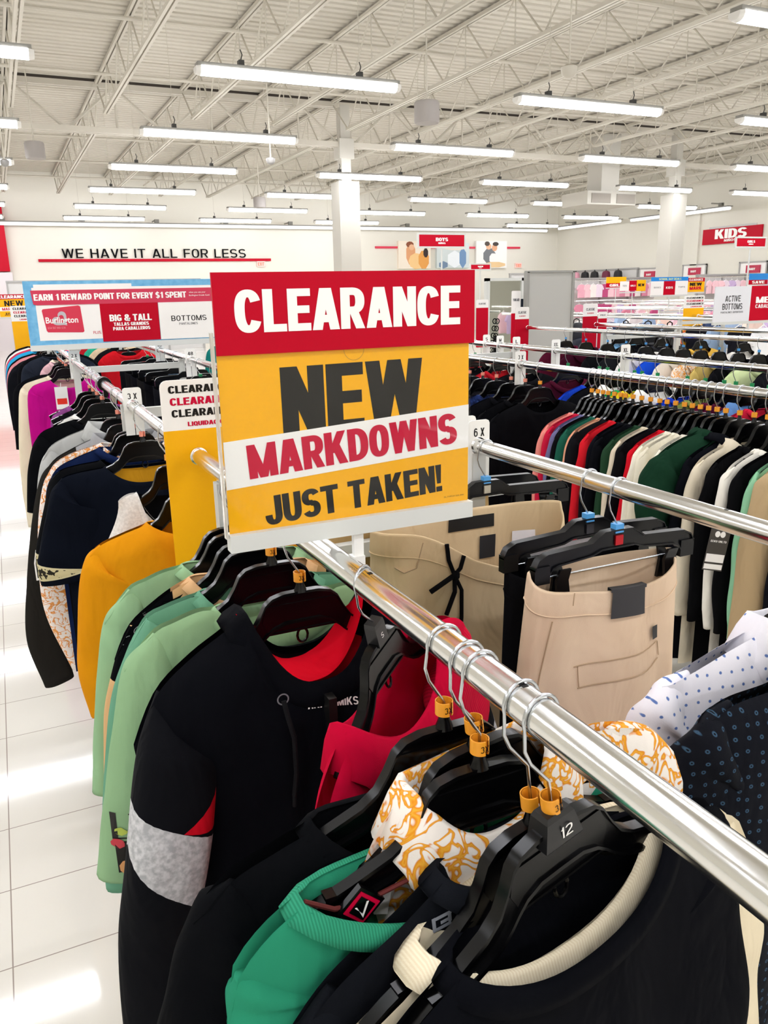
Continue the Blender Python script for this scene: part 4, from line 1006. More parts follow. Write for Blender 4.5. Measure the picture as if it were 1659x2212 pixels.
t = garment('sweatshirt', 'tan sweatshirt with a black scripted shoulder panel', 'sweatshirt', RX, 1.30, '#d7ad7c', 11, nw=.105, nz=-.14, drop=.05, ccol='#dcb184',
    out=[(.13, -.15), (.165, -.17), (.21, -.205), (.24, -.26), (.262, -.33), (.275, -.42), (.285, -.55), (.28, -.7)], k=3, tf=.015, tb=.012, bw=.25, ht=.03, sleeve_mats=[fabric('#d7ad7c'), fabric(BLACK)],
    spaint=lambda f, q, s: 1 if f < .28 else 0, body_mats=[fabric(BLACK)], paint=lambda x, z, fr: 1 if abs(x) > .14 and z > -.27 else 0)
onto(t, part_of(t, 'body')[0], word('SOC', -.195, -.215, .07, .022, (.05, .05, .7, .2), radians(38)), mat('script_grey', '#8d8d92', .7), 'shoulder_script')
t = garment('long_tee', 'sage green top furthest back of the green tops', 'T-shirt', RX, 1.36, '#93b98f', 12, nw=.105, nz=-.135, drop=.04,
    out=[(.14, -.14), (.17, -.15), (.2, -.162), (.245, -.215), (.268, -.31), (.285, -.42), (.3, -.53)], k=3, tf=.015, tb=.015, bw=.25, ht=.03, cuff=False, hem=-.75, sleeve_w=(.04, .06, .05, .035))
for i, (yy, w1) in enumerate(((1.25, 'teal green tee'), (1.30, 'scripted tan sweatshirt'), (1.36, 'furthest sage green top'), (1.4, 'empty space behind the green tops'))):
    hanger(RX, yy, 'black hanger above the ' + w1, ORANGE if i < 3 else None, radians((0, 3, -2, 1)[i]), group=hg)

# ---------- second section of the front rail
hg2 = 'hangers on the rail under the reward sign'
LONG = lambda nz, w=.27, cu=-.62: [(.13, nz - .008), (.17, nz - .02), (.21, nz - .045), (w - .022, nz - .1), (w, nz - .24), (w + .012, nz - .35), (w + .012, nz - .43), (w - .01, cu)]
t = garment('sweatshirt', 'mustard yellow sweatshirt next to the yellow rack flag', 'sweatshirt', RX, 1.78, '#d98f12', 21, nw=.1, nz=-.165, drop=.03,
    out=[(.115, -.17), (.16, -.183), (.205, -.2), (.238, -.23), (.258, -.29), (.276, -.42), (.282, -.5), (.268, -.6)], k=3, tf=.05, tb=.03, bw=.24, ht=.05, sleeve_w=(.05, .068, .065, .055), hem=-.78)
hanger(RX, 1.78, 'black hanger in the mustard sweatshirt beside the flag', ORANGE, 0, group=hg2, dz=-.02)
t = garment('tank_top', 'light grey tank top with a black inside behind the mustard sweatshirt', 'tank top', RX, 2.02, ltgrey, 22, nw=.085, nz=-.15, drop=.15, bdrop=.1, out=[(.1, -.15), (.115, -.155), (.13, -.165), (.14, -.3)], k=2, sleeves=False, tf=.03, tb=.02, bw=.2, cw=.012, hem=-.8)
lining(t, .085, -.15, .15, .02, fabric(BLACK), .2)
hanger(RX, 2.02, 'grey hanger with an orange ring holding the grey tank top', ORANGE, 0, group=hg2, narrow=.6)
band = ramp_mat('sleeve_band', [(.4, '#c8bd92'), (.5, '#c8bd92'), (.52, '#23201a'), (.6, '#2b271e')], scale=70, extra=.6)
def band_tee(y, seed, label, c):
    t = garment('t_shirt', label, 'T-shirt', RX, y, c, seed, nw=.115, nz=-.155, drop=.05, ccol=c,
        out=[(.13, -.157), (.19, -.163), (.235, -.175), (.268, -.21), (.29, -.28), (.315, -.36), (.332, -.43), (.328, -.485)], k=3, tf=.05, tb=.03, bw=.25, ht=.06, cuff=False, hem=-.85, sleeve_w=(.05, .085, .09, .09),
        sleeve_mats=[fabric(c), band, fabric('#cfc59e')], spaint=lambda f, q, s: 1 if .76 < f < .88 else (2 if .72 < f <= .76 or .88 <= f < .91 else 0))
    return t
t = band_tee(2.42, 23, 'oversized black tee with a cream patterned sleeve band', NAVY)
lining(t, .11, -.16, .05, .012, fabric('#c98f1e'), .06)
onto(t, part_of(t, 'lining')[0], [rect(.03, -.185, .05, .02, .2)], blk_ink, 'neck_label', lift=.003)
tg = thing('price_tag', 'white paper tag inside the neck of the black banded tee', 'tag', (RX + .06, 2.40, RZ - .2)); build('paper', MB().box(-.018, .018, -.001, .001, -.028, .02), wht_sign, tg, smooth=False)
hanger(RX, 2.42, 'black hanger right under the 3 X size tag', PINK, 0, group=hg2)
band_tee(2.53, 24, 'second black tee with a patterned band, tucked behind the first', BLACK)
t = garment('shirt', 'white sweater with orange floral print and long sleeves, behind the black tees', 'sweater', RX, 2.63, baroque2, 25, nw=.1, nz=-.12, drop=.05,
    out=[(.12, -.125), (.18, -.14), (.24, -.17), (.28, -.23), (.31, -.35), (.328, -.5), (.325, -.66), (.27, -.86)], k=3, tf=.02, tb=.02, bw=.27, ht=.035)
garment('jacket', 'navy blue top squeezed in front of the orange print sweater', 'top', RX, 2.585, '#152247', 26, nw=.11, nz=-.125, drop=.04, out=[(.12, -.13), (.18, -.15), (.24, -.18), (.275, -.24), (.29, -.36), (.30, -.5)], k=3, tf=.015, tb=.012, bw=.26)
def pan(x, z, fr): return 1 if abs(x) < .16 else 0
t = garment('jacket', 'black track jacket with a grey yoke and white sleeve emblem', 'jacket', RX, 2.8, '#24221f', 27, nw=.1, nz=-.13, drop=.04, body_mats=[fabric('#9a9a9c')], paint=pan, collar='polo', ccol='#9a9a9c',
    out=[(.12, -.135), (.18, -.16), (.235, -.19), (.285, -.25), (.33, -.4), (.37, -.6), (.395, -.8), (.36, -.98)], k=3, tf=.03, tb=.02, bw=.27, ht=.045)
sl = part_of(t, 'sleeve')[0]
def ringpoly(pts, th):
    cx = sum(p[0] for p in pts) / len(pts); cz = sum(p[1] for p in pts) / len(pts); o = []
    for a, b in zip(pts, pts[1:] + pts[:1]):
        o.append([a, b, (cx + (b[0] - cx) * (1 - th), cz + (b[1] - cz) * (1 - th)), (cx + (a[0] - cx) * (1 - th), cz + (a[1] - cz) * (1 - th))])
    return o
onto(t, sl, ringpoly([(-.338, -.52), (-.328, -.475), (-.27, -.47), (-.27, -.58), (-.338, -.58)], .16) + [[(-.325, -.535), (-.28, -.51), (-.28, -.545)]], wht_ink, 'sleeve_emblem')
t = garment('hoodie', 'light grey jacket behind the black track jacket', 'jacket', RX, 2.95, '#b9bab8', 28, nw=.1, nz=-.11, drop=.05, collar='polo', out=[(.12, -.12), (.18, -.14), (.235, -.17), (.275, -.23), (.3, -.35), (.31, -.5)], k=3, tf=.02, tb=.02, bw=.27)
t = garment('t_shirt', 'black tee with a wide sleeve before the magenta sweater', 'T-shirt', RX, 3.42, BLACK, 29, nw=.12, nz=-.148, drop=.04, out=[(.14, -.153), (.2, -.17), (.245, -.19), (.28, -.235), (.31, -.33), (.325, -.42), (.335, -.5)], k=3, tf=.03, tb=.03, bw=.26, ht=.05, cuff=False)
for i, (yy, lb) in enumerate(((2.585, 'navy blue top'), (2.63, 'orange print sweater'), (2.8, 'black track jacket'), (2.95, 'light grey jacket'), (3.42, 'black tee with the wide sleeve'))):
    hanger(RX, yy, 'black hanger with a pink ring in the ' + lb, PINK, radians((2, -3, 4, 0, -2)[i]), group=hg2)
cl = thing('rail_clamp', 'black plastic clamp round the rail between the two size tags', 'clamp', (RX, 3.3, RZ))
m = MB(); m.loft([[(r * cos(a), yy, r * sin(a)) for a in [2 * pi * k / 24 for k in range(24)]] for r, yy in ((.0165, -.02), (.026, -.02), (.027, -.015), (.027, .015), (.026, .02), (.0165, .02))], cap=False); build('ring', m, black_pl, cl)
build('lug', MB().box(-.006, .012, -.014, .014, -.05, -.02), black_pl, cl, smooth=False)
t = garment('sweater', 'magenta crew neck sweater with a white price tag', 'sweater', RX, 5.3, '#b80e80', 30, nw=.1, nz=-.155, drop=.05, ccol='#bd2088', out=[(.12, -.158), (.17, -.172), (.205, -.188), (.232, -.225), (.245, -.32), (.25, -.45), (.25, -.58), (.24, -.7)], k=3, tf=.05, tb=.03, bw=.24, ht=.05)
lining(t, .1, -.155, .05, .01, fabric('#d9a5a0'), .06)
tg = thing('price_tag', 'white price tag with a red stripe on the magenta sweater', 'tag', (RX - .05, 5.22, RZ - .255)); build('paper', MB().box(-.036, .036, -.0015, .0015, -.07, .065), wht_sign, tg, smooth=False)
build('red_stripe', MB().box(-.028, .028, -.003, -.0015, -.04, -.005), fabric('#e03a2e'), tg, smooth=False); build('string', MB().tube([(0, 0, .06), (.005, .03, .085)], .0015, 5), white_pl, tg)
hanger(RX, 5.3, 'black hanger in the magenta sweater', PINK, 0, group=hg2)
t = garment('long_cardigan', 'long cream cardigan beside the magenta sweater', 'cardigan', RX, 5.5, '#eadfc4', 31, nw=.1, nz=-.145, drop=.04, out=[(.11, -.15), (.18, -.168), (.24, -.19), (.275, -.235), (.295, -.35), (.325, -.6), (.34, -.85), (.335, -1.1)], k=3, tf=.03, tb=.03, bw=.31, hem=-1.18, ht=.04)
hanger(RX, 5.5, 'hanger in the long cream cardigan', PINK, 0, group=hg2)
for yy, c, lb in ((3.6, '#e9e7e2', 'white top just behind the wide sleeved black tee'), (3.75, '#101014', 'black top behind the white one, below the clamp'), (3.9, '#8d4a8a', 'purple top peeking out behind the black tops')):
    garment('top', lb, 'top', RX, yy, c, int(yy * 10), nw=.1, nz=-.15, drop=.04, out=[(.11, -.155), (.15, -.172), (.18, -.2), (.19, -.3), (.19, -.45)], k=2, tf=.02, tb=.02, bw=.18, hem=-.75)
    hanger(RX, yy, 'hanger in the ' + lb, PINK, 0, group=hg2)
seq = [(5.68, '#0d0e12', 'black jacket with short wide sleeves beyond the cream cardigan', .33, -.62, -.15), (5.78, '#e6b9c0', 'pink cardigan below the edge of the reward sign', .15, -.4, -.08), (5.84, '#efe3cd', 'pale cream blouse behind the pink cardigan', .11, -.3, -.07), (5.92, '#252a36', 'dark slate jacket at the far end of the rail', .26, -.42, -.05), (5.99, '#0d0e12', 'black top at the very end of the second rail', .28, -.5, -.04)]
for i, (yy, c, lb, w_, cu, z_) in enumerate(seq):
    garment('top', lb, 'top', RX, yy, c, 40 + i, nw=min(.1, w_ * .4), nz=z_, drop=.03, out=[(w_ * .45, z_ - .005), (w_ * .7, z_ - .03), (w_ * .88, z_ - .07), (w_ * .96, z_ - .14), (w_, (z_ + cu) / 2 - .05), (w_ + .01, cu)], k=2, tf=.03, tb=.03, bw=w_ * .9, cuff=False)
    hanger(RX, yy, 'hanger in the ' + lb, PINK, 0, group=hg2)
# third section: dark tops at the end of the aisle
cs = [(6.55, '#101116', 'black'), (6.8, '#16181d', 'soft black'), (7.1, '#d98a92', 'dusty pink'), (7.3, '#0e0f13', 'ink black'), (7.7, '#2ea6d8', 'sky blue'), (7.95, '#c93a58', 'raspberry'), (8.2, '#e9e6e2', 'white'), (8.5, '#141419', 'dark')]
for i, (yy, c, nm) in enumerate(cs):
    lb = '%s top on the distant rail below the small yellow flag' % nm
    garment('top', lb, 'top', RX, yy, c, 50 + i, nw=.11, nz=-.11, drop=.04, out=[(.12, -.11), (.22, -.14), (.29, -.19), (.33, -.27), (.345, -.42), (.34, -.62)], k=2, tf=.04, tb=.04, bw=.31, folds=.008)
    hanger(RX, yy, 'hanger in the ' + lb, None, 0, group='hangers on the distant rail')

# ================================================================== clip hangers, shorts and trousers
def clip_hanger(x, y, label, ring=BLUE, rz=0, roll=0, W=.175, badge=None, group='clip hangers on the trouser rail'):
    t = thing('clip_hanger', label, 'hanger', (x, y, RZ), rz, group, roll)
    obj('hook', hook_d, t)
    if ring:
        m = MB(); m.box(-.0085, .0085, -.007, .007, -.075, -.06); build('size_block', m, mat('ring_' + ring, ring, .4), t, smooth=False)
    top = half([(0, -.07), (.03, -.071), (.045, -.08), (.055, -.087), (W - .025, -.092), (W - .008, -.1), (W, -.115)])
    bot = half([(0, -.1), (.035, -.1), (.055, -.107), (W - .045, -.113), (W - .035, -.117), (W - .03, -.125), (W - .03, -.126)])
    m = stroke_plate(top, bot, .004)
    for e in (top, bot): m.loft([[(a, -.0075, z - .0015), (a, .0075, z - .0015), (a, .0075, z + .0015), (a, -.0075, z + .0015)] for a, z in e])
    for s in (-1, 1): m.box(s * (W - .015) - .015, s * (W - .015) + .015, -.0075, .0075, -.14, -.11)
    build('bar', m, mat('clip_black', '#05060a', .28, spec=.3), t)
    build('rod', MB().tube([(-W + .005, 0, -.132), (W - .005, 0, -.132)], .0016, 8), wire_m, t)
    for s in (-1, 1):
        m = MB(); cx = s * (W - .055)
        m.loft([[(cx - .011, -.016, -.118), (cx + .011, -.016, -.118), (cx + .011, -.011, -.118), (cx - .011, -.011, -.118)], [(cx - .012, -.008, -.14), (cx + .012, -.008, -.14), (cx + .012, -.002, -.14), (cx - .012, -.002, -.14)], [(cx - .013, -.014, -.175), (cx + .013, -.014, -.175), (cx + .013, -.008, -.175), (cx - .013, -.008, -.175)]])
        m.loft([[(cx - .011, .012, -.118), (cx + .011, .012, -.118), (cx + .011, .016, -.118), (cx - .011, .016, -.118)], [(cx - .012, .002, -.14), (cx + .012, .002, -.14), (cx + .012, .008, -.14), (cx - .012, .008, -.14)], [(cx - .013, .006, -.175), (cx + .013, .006, -.175), (cx + .013, .012, -.175), (cx - .013, .012, -.175)]])
        build('clip', m, mat('clip_black', '#05060a', .28, spec=.3), t)
    if badge:
        b = build('badge', MB().box(-.008, .008, -.0075, -.004, -.096, -.079), mat('badge_' + badge, badge, .3, .6), t, smooth=False)
    return t
KH = ramp_mat('khaki_twill', [(.35, '#cdb48e'), (.65, '#d6be99')], scale=5, rough=.95)
KH2 = ramp_mat('khaki_pale', [(.35, '#d8bd9f'), (.65, '#e2c9ac')], scale=5, rough=.95)
def shorts(name, label, x, y, hw, zs, sagf, sagb, df, db, hem, flare, m_, cx=0, rz=0, roll=0, folds=.01, seed=0, cat='shorts', group=None, sidelift=0, wb=.042, c0=0, cwid=9, dip=.6):
    """trousers hanging open at the waist; front (-y) dips by sagf"""
    t = thing(name, label, cat, (x, y, RZ), rz, group, roll); rnd = random.Random(seed); ph = [rnd.uniform(0, 6.28) for _ in range(6)]
    NT, NR = 72, 34
    def P(a, v, out=0, top=0):
        c, s = cos(a), sin(a); X = math.copysign(abs(c) ** .75, c) * hw
        Y = s * (df if s < 0 else db) * (1 + .25 * v)
        zt = zs - (sagf * max(0, -s) ** dip * math.exp(-((c - c0) / cwid) ** 2) if s < 0 else sagb * max(0, s)) + sidelift * c + .004 * sin(a * 4 + ph[3]) * max(0, -s)
        zz = zt + (hem - zt) * v
        X *= 1 + flare * min(1, max(0, v) * 2.2) ** .8
        rip = folds * min(1, .25 + v * 2) * (sin(a * 5 + ph[0] + v * 3) * .6 + sin(a * 9 + ph[1] - v * 5) * .4 + .5 * sin(a * 3 + v * 9 + ph[2]))
        r = 1 + rip / max(df, .04) * .5
        return (cx + X * (1 + rip * .15) + out * c, Y * r + out * s, zz + top)
    rows = []
    vs = [0, .006, .012] + [((i + 1) / NR) ** 1.2 for i in range(NR)]
    mb = MB()
    inner = [[P(2 * pi * k / NT, v, -.003) for k in range(NT)] for v in (.3, .12, .05, .01)]
    rings = inner + [[P(2 * pi * k / NT, 0, -.0015, .0015) for k in range(NT)]] + [[P(2 * pi * k / NT, v, .002 if v * abs(hem - zs) < wb else 0) for k in range(NT)] for v in vs]
    mb.loft(rings, cap=False)
    b = build('body', mb, m_, t, ang=None)
    vb = wb / abs(hem - zs)
    sm = MB(); sm.tube([P(2 * pi * k / 72, vb, .0022) for k in range(73)], .0012, 5, cap=False); build('waist_seam', sm, m_, t)
    return t, P
blk_tag = mat('tag_charcoal', '#2b2a2c', .6)
t1, P1 = shorts('shorts', 'pale khaki shorts with a black waist tab, clipped on the front hanger', RB, 1.0, .152, -.122, .036, .004, .045, .03, -.62, .12, KH2, cx=-.022, roll=radians(-1), seed=3, folds=.02, dip=.55)
def on1(a, v, o=.004): return Vector(P1(a, v, o))
def patch(t, P, a0, a1, v0, v1, m_, name, lift=.004, n=8):
    rows = [[P(a0 + (a1 - a0) * i / n, v0 + (v1 - v0) * j / n, lift) for i in range(n + 1)] for j in range(n + 1)]
    return build(name, MB().grid(rows), m_, t, ang=None)
A = lambda d: radians(d)
patch(t1, P1, A(266), A(282), -.012, .10, blk_tag, 'waist_tab', .006)
m = MB(); m.loft([[(*P1(A(d), v, o),) for o, v in ((.0065, .0), (.0065, -.012), (-.004, -.014), (-.004, .05))] for d in (265, 271, 277, 283)], cap=False, closed=False); build('tab_fold', m, blk_tag, t1)
patch(t1, P1, A(289), A(294), .165, .215, mat('emblem_black', '#17171a', .5), 'square_emblem', .005)
line = mat('stitch_khaki', '#b99f80', .9)
def seam(t, P, pts, r=.0009, name='pocket_seam'):
    out = []
    for (a0, v0), (a1, v1) in zip(pts, pts[1:]):
        out += [P(A(a0 + (a1 - a0) * k / 10), v0 + (v1 - v0) * k / 10, .002) for k in range(10)]
    out.append(P(A(pts[-1][0]), pts[-1][1], .002)); build(name, MB().tube(out, r, 5), line, t)
seam(t1, P1, [(247, .28), (296, .235), (299, .3)]); seam(t1, P1, [(250, .36), (298, .31)]); seam(t1, P1, [(250, .28), (251, .36)])
seam(t1, P1, [(222, .1), (216, .3), (212, .6), (210, .95)], .0012, 'side_seam'); seam(t1, P1, [(240, .0), (240, .045)], .0011, 'side_seam')
clip_hanger(RB, 1.0, 'black clip hanger with a blue block and red badge, holding the tabbed khaki shorts', W=.17, badge='#b81a26')
t0, P0 = shorts('trousers', 'black trousers squeezed between the two pairs of khaki shorts', RB, 1.075, .15, -.13, .03, .0, .02, .02, -.9, .05, fabric('#101013'), seed=4, cat='trousers', cx=-.02)
patch(t0, P0, A(30), A(150), -.02, .08, fabric('#eceaf0'), 'white_lining', .002)
clip_hanger(RB, 1.075, 'black clip hanger with a blue block right behind the red badge hanger', W=.18, badge='#3a3a40')
t2_, P2 = shorts('shorts', 'khaki shorts with black drawstring, waist gaping open', RB, 1.32, .218, -.112, .115, .0, .075, .045, -.62, .06, KH, cx=-.09, seed=8, folds=.028, c0=.38, cwid=.62, dip=.4)
patch(t2_, P2, A(75), A(94), .03, .085, mat('label_black', '#151415', .4), 'waist_label', -.006)
patch(t2_, P2, A(74), A(83), .12, .22, mat('care_black', '#1c1f26', .5), 'care_label', -.007)
for a0, a1 in ((105, 128), (42, 62)): patch(t2_, P2, A(a0), A(a1), .12, .3, fabric('#eceaf0'), 'pocket_lining', -.006)
k0 = Vector(P2(A(254), .1, .01))
m = MB()
m.tube([P2(A(250), -.01, .006), P2(A(251), .05, .008), k0], .0042, 8); m.tube([P2(A(259), .0, .006), P2(A(257), .06, .009), k0], .0042, 8)
m.tube([k0, k0 + Vector((-.02, -.008, -.004)), k0 + Vector((-.055, -.006, -.022))], .005, 8); m.tube([k0, k0 + Vector((-.004, -.008, -.03)), k0 + Vector((-.02, -.004, -.075))], .0045, 8)
m.tube([k0, k0 + Vector((.012, -.006, -.03)), k0 + Vector((.014, -.003, -.085)), k0 + Vector((.01, -.004, -.14))], .004, 8)
m.loft([[tuple(k0 + Vector((r * cos(a), -.004 + r * .6 * sin(a), z))) for a in [2 * pi * i / 8 for i in range(8)]] for r, z in ((.003, .01), (.009, .003), (.009, -.004), (.003, -.01))])
build('drawstring', m, fabric('#0e0d0f'), t2_)
seam(t2_, P2, [(214, .12), (222, .14), (232, .12), (236, .02)], .0012, 'pocket_edge'); seam(t2_, P2, [(275, .1), (300, .12), (330, .1)], .001, 'fly_seam')
clip_hanger(RB, 1.41, 'black clip hanger with a silver badge over the gaping khaki shorts', W=.215, badge='#b9b4a6')
tt, PP = shorts('shorts', 'tan shorts just visible behind the gaping khaki pair', RB, 1.5, .2, -.115, .0, .0, .03, .03, -.6, .05, fabric('#b99c6c'), cx=-.14, seed=9)
clip_hanger(RB, 1.5, 'black clip hanger furthest back, next to the 6 X tag', W=.2)
tt = garment('shorts_pack', 'white item with tiny coloured dots tucked in the khaki shorts', 'folded clothing', RB, 1.45, ramp_mat('confetti', [(0, '#c43a48'), (.08, '#c9a94a'), (.1, '#f2eeea'), (1, '#f2eeea')], tex='voronoi', scale=45), 12, nw=.03, nz=-.13, drop=.005, out=[(.035, -.132), (.05, -.14), (.055, -.2)], k=1, sleeves=False, hem=-.3, collar='none', dx=-.08, tf=.012, tb=.01)
# shirts on the same rail near the camera
t = garment('shirt', 'white shirt with tiny blue dots, folded collar and chest', 'shirt', RB, .66, dotted, 61, nw=.06, nz=-.105, drop=.04, collar='polo',
    out=[(.07, -.11), (.12, -.122), (.178, -.138), (.222, -.148), (.258, -.172), (.275, -.22), (.285, -.32), (.28, -.5)], k=3, tf=.03, tb=.03, bw=.26)
clip = hanger(RB, .66, 'hanger under the collar of the blue dotted shirt', None, 0, group='shirt hangers on the trouser rail')
t = garment('shirt', 'black shirt with small blue flower print beside the dotted one', 'shirt', RB, .575, floral, 62, nw=.06, nz=-.12, drop=.04, collar='polo',
    out=[(.07, -.12), (.135, -.13), (.2, -.133), (.245, -.148), (.285, -.185), (.305, -.26), (.31, -.4), (.3, -.6)], k=3, tf=.045, tb=.03, bw=.3, sleeve_w=(.05, .08, .075, .06))
hanger(RB, .575, 'hanger under the collar of the flower print shirt', None, 0, group='shirt hangers on the trouser rail')
# trousers on the rail under the reward sign
cols = [(5.7, '#17171b', 'black'), (5.45, '#1b1a1c', 'soft black'), (5.2, '#131318', 'ink black'), (4.95, '#201e1f', 'brown black'), (4.7, '#101015', 'jet black'), (4.4, '#15161b', 'coal black'), (4.1, '#4d6076', 'washed denim'), (3.8, '#101016', 'deep black'), (3.5, '#16161c', 'dull black'), (3.2, '#20242e', 'navy black')]
for i, (yy, c, nm) in enumerate(cols):
    lb = '%s trousers hanging under the reward sign' % nm
    shorts('trousers', lb, RB, yy, .19, -.14, .03, .0, .05, .04, -1.1, .04, fabric(c), seed=70 + i, cat='trousers', folds=.008)
    clip_hanger(RB, yy, 'clip hanger holding the ' + lb, GREEN if i % 3 == 0 else None, W=.18, group='clip hangers under the reward sign')
for i, (yy, c, nm) in enumerate([(6.6, '#c81a24', 'bright red'), (6.9, '#151519', 'black'), (7.3, '#e0c9a8', 'beige'), (7.7, '#2fae8c', 'sea green'), (8.1, '#b8232c', 'deep red')]):
    lb = '%s top on the far rail behind the trousers' % nm
    garment('top', lb, 'top', RB, yy, c, 90 + i, nw=.1, nz=-.08, drop=.04, tf=.04, tb=.04)
    hanger(RB, yy, 'hanger in the ' + lb, None, group='hangers on the far trouser rail')
t = thing('shelf_panel', 'grey panel with a white rail behind the reward sign rack', 'display panel', (1.1, 9.4, 0))
build('panel', MB().box(-.55, .55, 0, .03, 0, 1.36), stand_grey, t, smooth=False); build('frame', MB().box(-.57, .57, -.02, .04, 1.36, 1.4), grey_met, t, smooth=False)

# ================================================================== crowded rails across the aisle
def row(rx, items, place, hgroup, ring, z0=0, seed=200, noun='sweatshirt'):
    names = [i[2] for i in items]
    for i, it in enumerate(items):
        yy, c, nm = it[:3]; kw = dict(it[3]) if len(it) > 3 else {}
        a = names[i - 1] if i else 'rail end'; b = names[i + 1] if i + 1 < len(names) else 'last gap'
        kind = kw.pop('kind', noun); rg = kw.pop('ring', ring); tilt = random.Random(i + seed).uniform(-.07, .07); lb = '%s between %s and %s %s' % (nm, a, b, place)
        d = dict(nw=.1, nz=-.148, drop=.045, tf=.018, tb=.015, folds=.006, ht=.028, bw=.235,
                 out=[(.118, -.152), (.16, -.165), (.205, -.185), (.24, -.22), (.258, -.3), (.27, -.42), (.275, -.55), (.262, -.68)], k=3)
        d.update(kw); garment(kind.replace('-', '_').replace(' ', '_').lower(), lb, kind, rx, yy, c, seed + i, rz=tilt, **d)
        if rg is not False: hanger(rx, yy, 'hanger of the %s between %s and %s' % (nm, a, b), rg, tilt, group=hgroup)
IV = '#ece6d4'
rowC = [
    (3.85, '#101014', 'jet black top', dict(ring=PINK)), (3.7, '#0e0e12', 'coal top', dict(ring=PINK)), (3.55, '#121118', 'soft black top', dict(ring=PINK)), (3.42, '#0c0c10', 'matt black top', dict(ring=PINK)), (3.3, stripe_k, 'dark striped top', dict(ring=PINK)),
    (3.18, camo_blue, 'navy printed top', dict(ring=PINK)), (3.06, '#0d0d11', 'black fleece', dict(ring=PINK)), (2.95, '#0b0b0e', 'black crew top', dict(ring=PINK)),
    (2.84, '#09090c', 'wide black sweatshirt', dict(ring=ORANGE, tf=.05, tb=.04, folds=.004)),
    (2.50, '#e58a80', 'coral sweatshirt'), (2.465, '#c11c3c', 'crimson sweatshirt'), (2.435, '#6d6a92', 'slate purple top'), (2.405, '#0d0d10', 'red scripted top', {}),
    (2.37, '#1f5a49', 'pine green top'), (2.335, '#d79a7c', 'peach top'), (2.31, '#17171b', 'charcoal top'), (2.27, '#cf1f2b', 'red sweatshirt'), (2.225, '#0c0d14', 'black navy top', dict(tf=.022, tb=.02)), (2.18, '#0a0b10', 'night black top'),
    (2.135, '#24402c', 'moss green top'), (2.10, '#d8cbb4', 'beige sweatshirt'), (2.06, '#0f0f12', 'plain black top'), (2.02, '#cc1526', 'scarlet sweatshirt'), (1.985, IV, 'ivory sweatshirt'), (1.95, '#e9e2cd', 'cream sweatshirt'), (1.915, '#ede8d8', 'pale ivory top'),
    (1.88, '#f0ead9', 'off white top'), (1.845, '#153323', 'dark green hoodie', dict(collar='hood', nz=-.12, tf=.07, kind='hoodie', ht=.06, out=[(.125, -.13), (.18, -.145), (.24, -.17), (.29, -.21), (.325, -.28), (.335, -.36), (.3, -.45)])), (1.79, '#0b0c12', 'black hoodie', dict(collar='hood', nz=-.125, tf=.035, kind='hoodie')),
    (1.735, '#ddd2bb', 'beige hooded top', dict(collar='polo', tf=.025)), (1.685, '#0a0a0c', 'black sweater'), (1.63, '#f0ece1', 'white sweatshirt', dict(tf=.022, drop=.03)), (1.575, '#0b0b0d', 'black long top'), (1.535, '#8cc29c', 'mint green top'), (1.48, '#b9a07a', 'khaki jacket', dict(tf=.05, tb=.03, kind='jacket', ht=.06, out=[(.118, -.14), (.16, -.15), (.21, -.17), (.245, -.21), (.27, -.32), (.285, -.5), (.29, -.75), (.28, -1.0)])),
    (1.40, '#14141a', 'near black top'), (1.34, '#e8e2d2', 'last cream top'),
]
row(RC, rowC, 'on the packed rail', 'orange ring hangers on the packed rail', ORANGE)
mt = [o for o in bpy.data.objects if o.get('label', '').startswith('mint green top between')][0]
sl = part_of(mt, 'sleeve')[0]; onto(mt, sl, word('SS', -.235, -.5, .05, .05, BOLD), fabric('#5e9a78'), 'sleeve_lettering')
rs = [o for o in bpy.data.objects if o.get('label', '').startswith('red scripted top between')][0]
onto(rs, part_of(rs, 'sleeve')[0], word('SCA', -.225, -.33, .06, .035, MED, radians(70)), fabric('#c41e3a'), 'sleeve_lettering')
tg = thing('hang_tag', 'black hang tag with white logo and bar code on the white sleeve', 'tag', (1.755, 1.55, .93)); tg.rotation_euler = (0, radians(8), radians(-25))
build('card', MB().box(-.028, .028, -.001, .001, -.075, .05), mat('tag_black', '#3a3530', .5), tg, smooth=False)
for k in (-1, 1): m = MB(); m.prism([(k * .0075 + .009 * .8 * cos(a), .033 + .009 * sin(a)) for a in [2 * pi * i / 12 for i in range(12)]], -.0025, -.001); build('logo_mark', m, wht_ink, tg, smooth=False)
text('tag_lettering', 'ECKO UNLTD', tg, wht_ink, 0, -.0016, .012, .045, .006, .02)
build('bar_code', MB().box(-.026, .026, -.002, -.001, -.05, -.026), wht_sign, tg, smooth=False); build('price_label', MB().box(-.026, .026, -.002, -.001, -.071, -.056), wht_sign, tg, smooth=False)
rowD = [
    (4.5, '#c91f28', 'red folded top'), (4.38, '#111114', 'black zip top'), (4.1, '#b91d28', 'ruby red top'), (3.85, '#121216', 'black knit top'), (3.45, '#4a1226', 'wine red top'), (3.2, '#1b44c4', 'royal blue shirt'), (3.14, '#0e0f14', 'black and white shirt'), (3.05, '#f1efe9', 'white collared shirt', dict(collar='polo')),
    (2.95, '#1e9a4c', 'green sports top'), (2.9, '#e8cf1d', 'yellow sports top'), (2.8, '#eeece6', 'white polo shirt', dict(collar='polo')), (2.62, '#1638b8', 'bright blue top'), (2.52, '#7d8a48', 'olive top'), (2.42, '#571430', 'maroon top'), (2.36, '#4c1029', 'burgundy top'), (2.28, '#5f87bd', 'denim blue shirt', dict(collar='polo', tf=.04, kind='shirt')), (2.2, '#c8203c', 'raspberry red top'), (2.1, '#0d0d11', 'black hooded top'), (1.98, '#0c0c10', 'coal black top'), (1.85, '#101015', 'dim black top'),
]
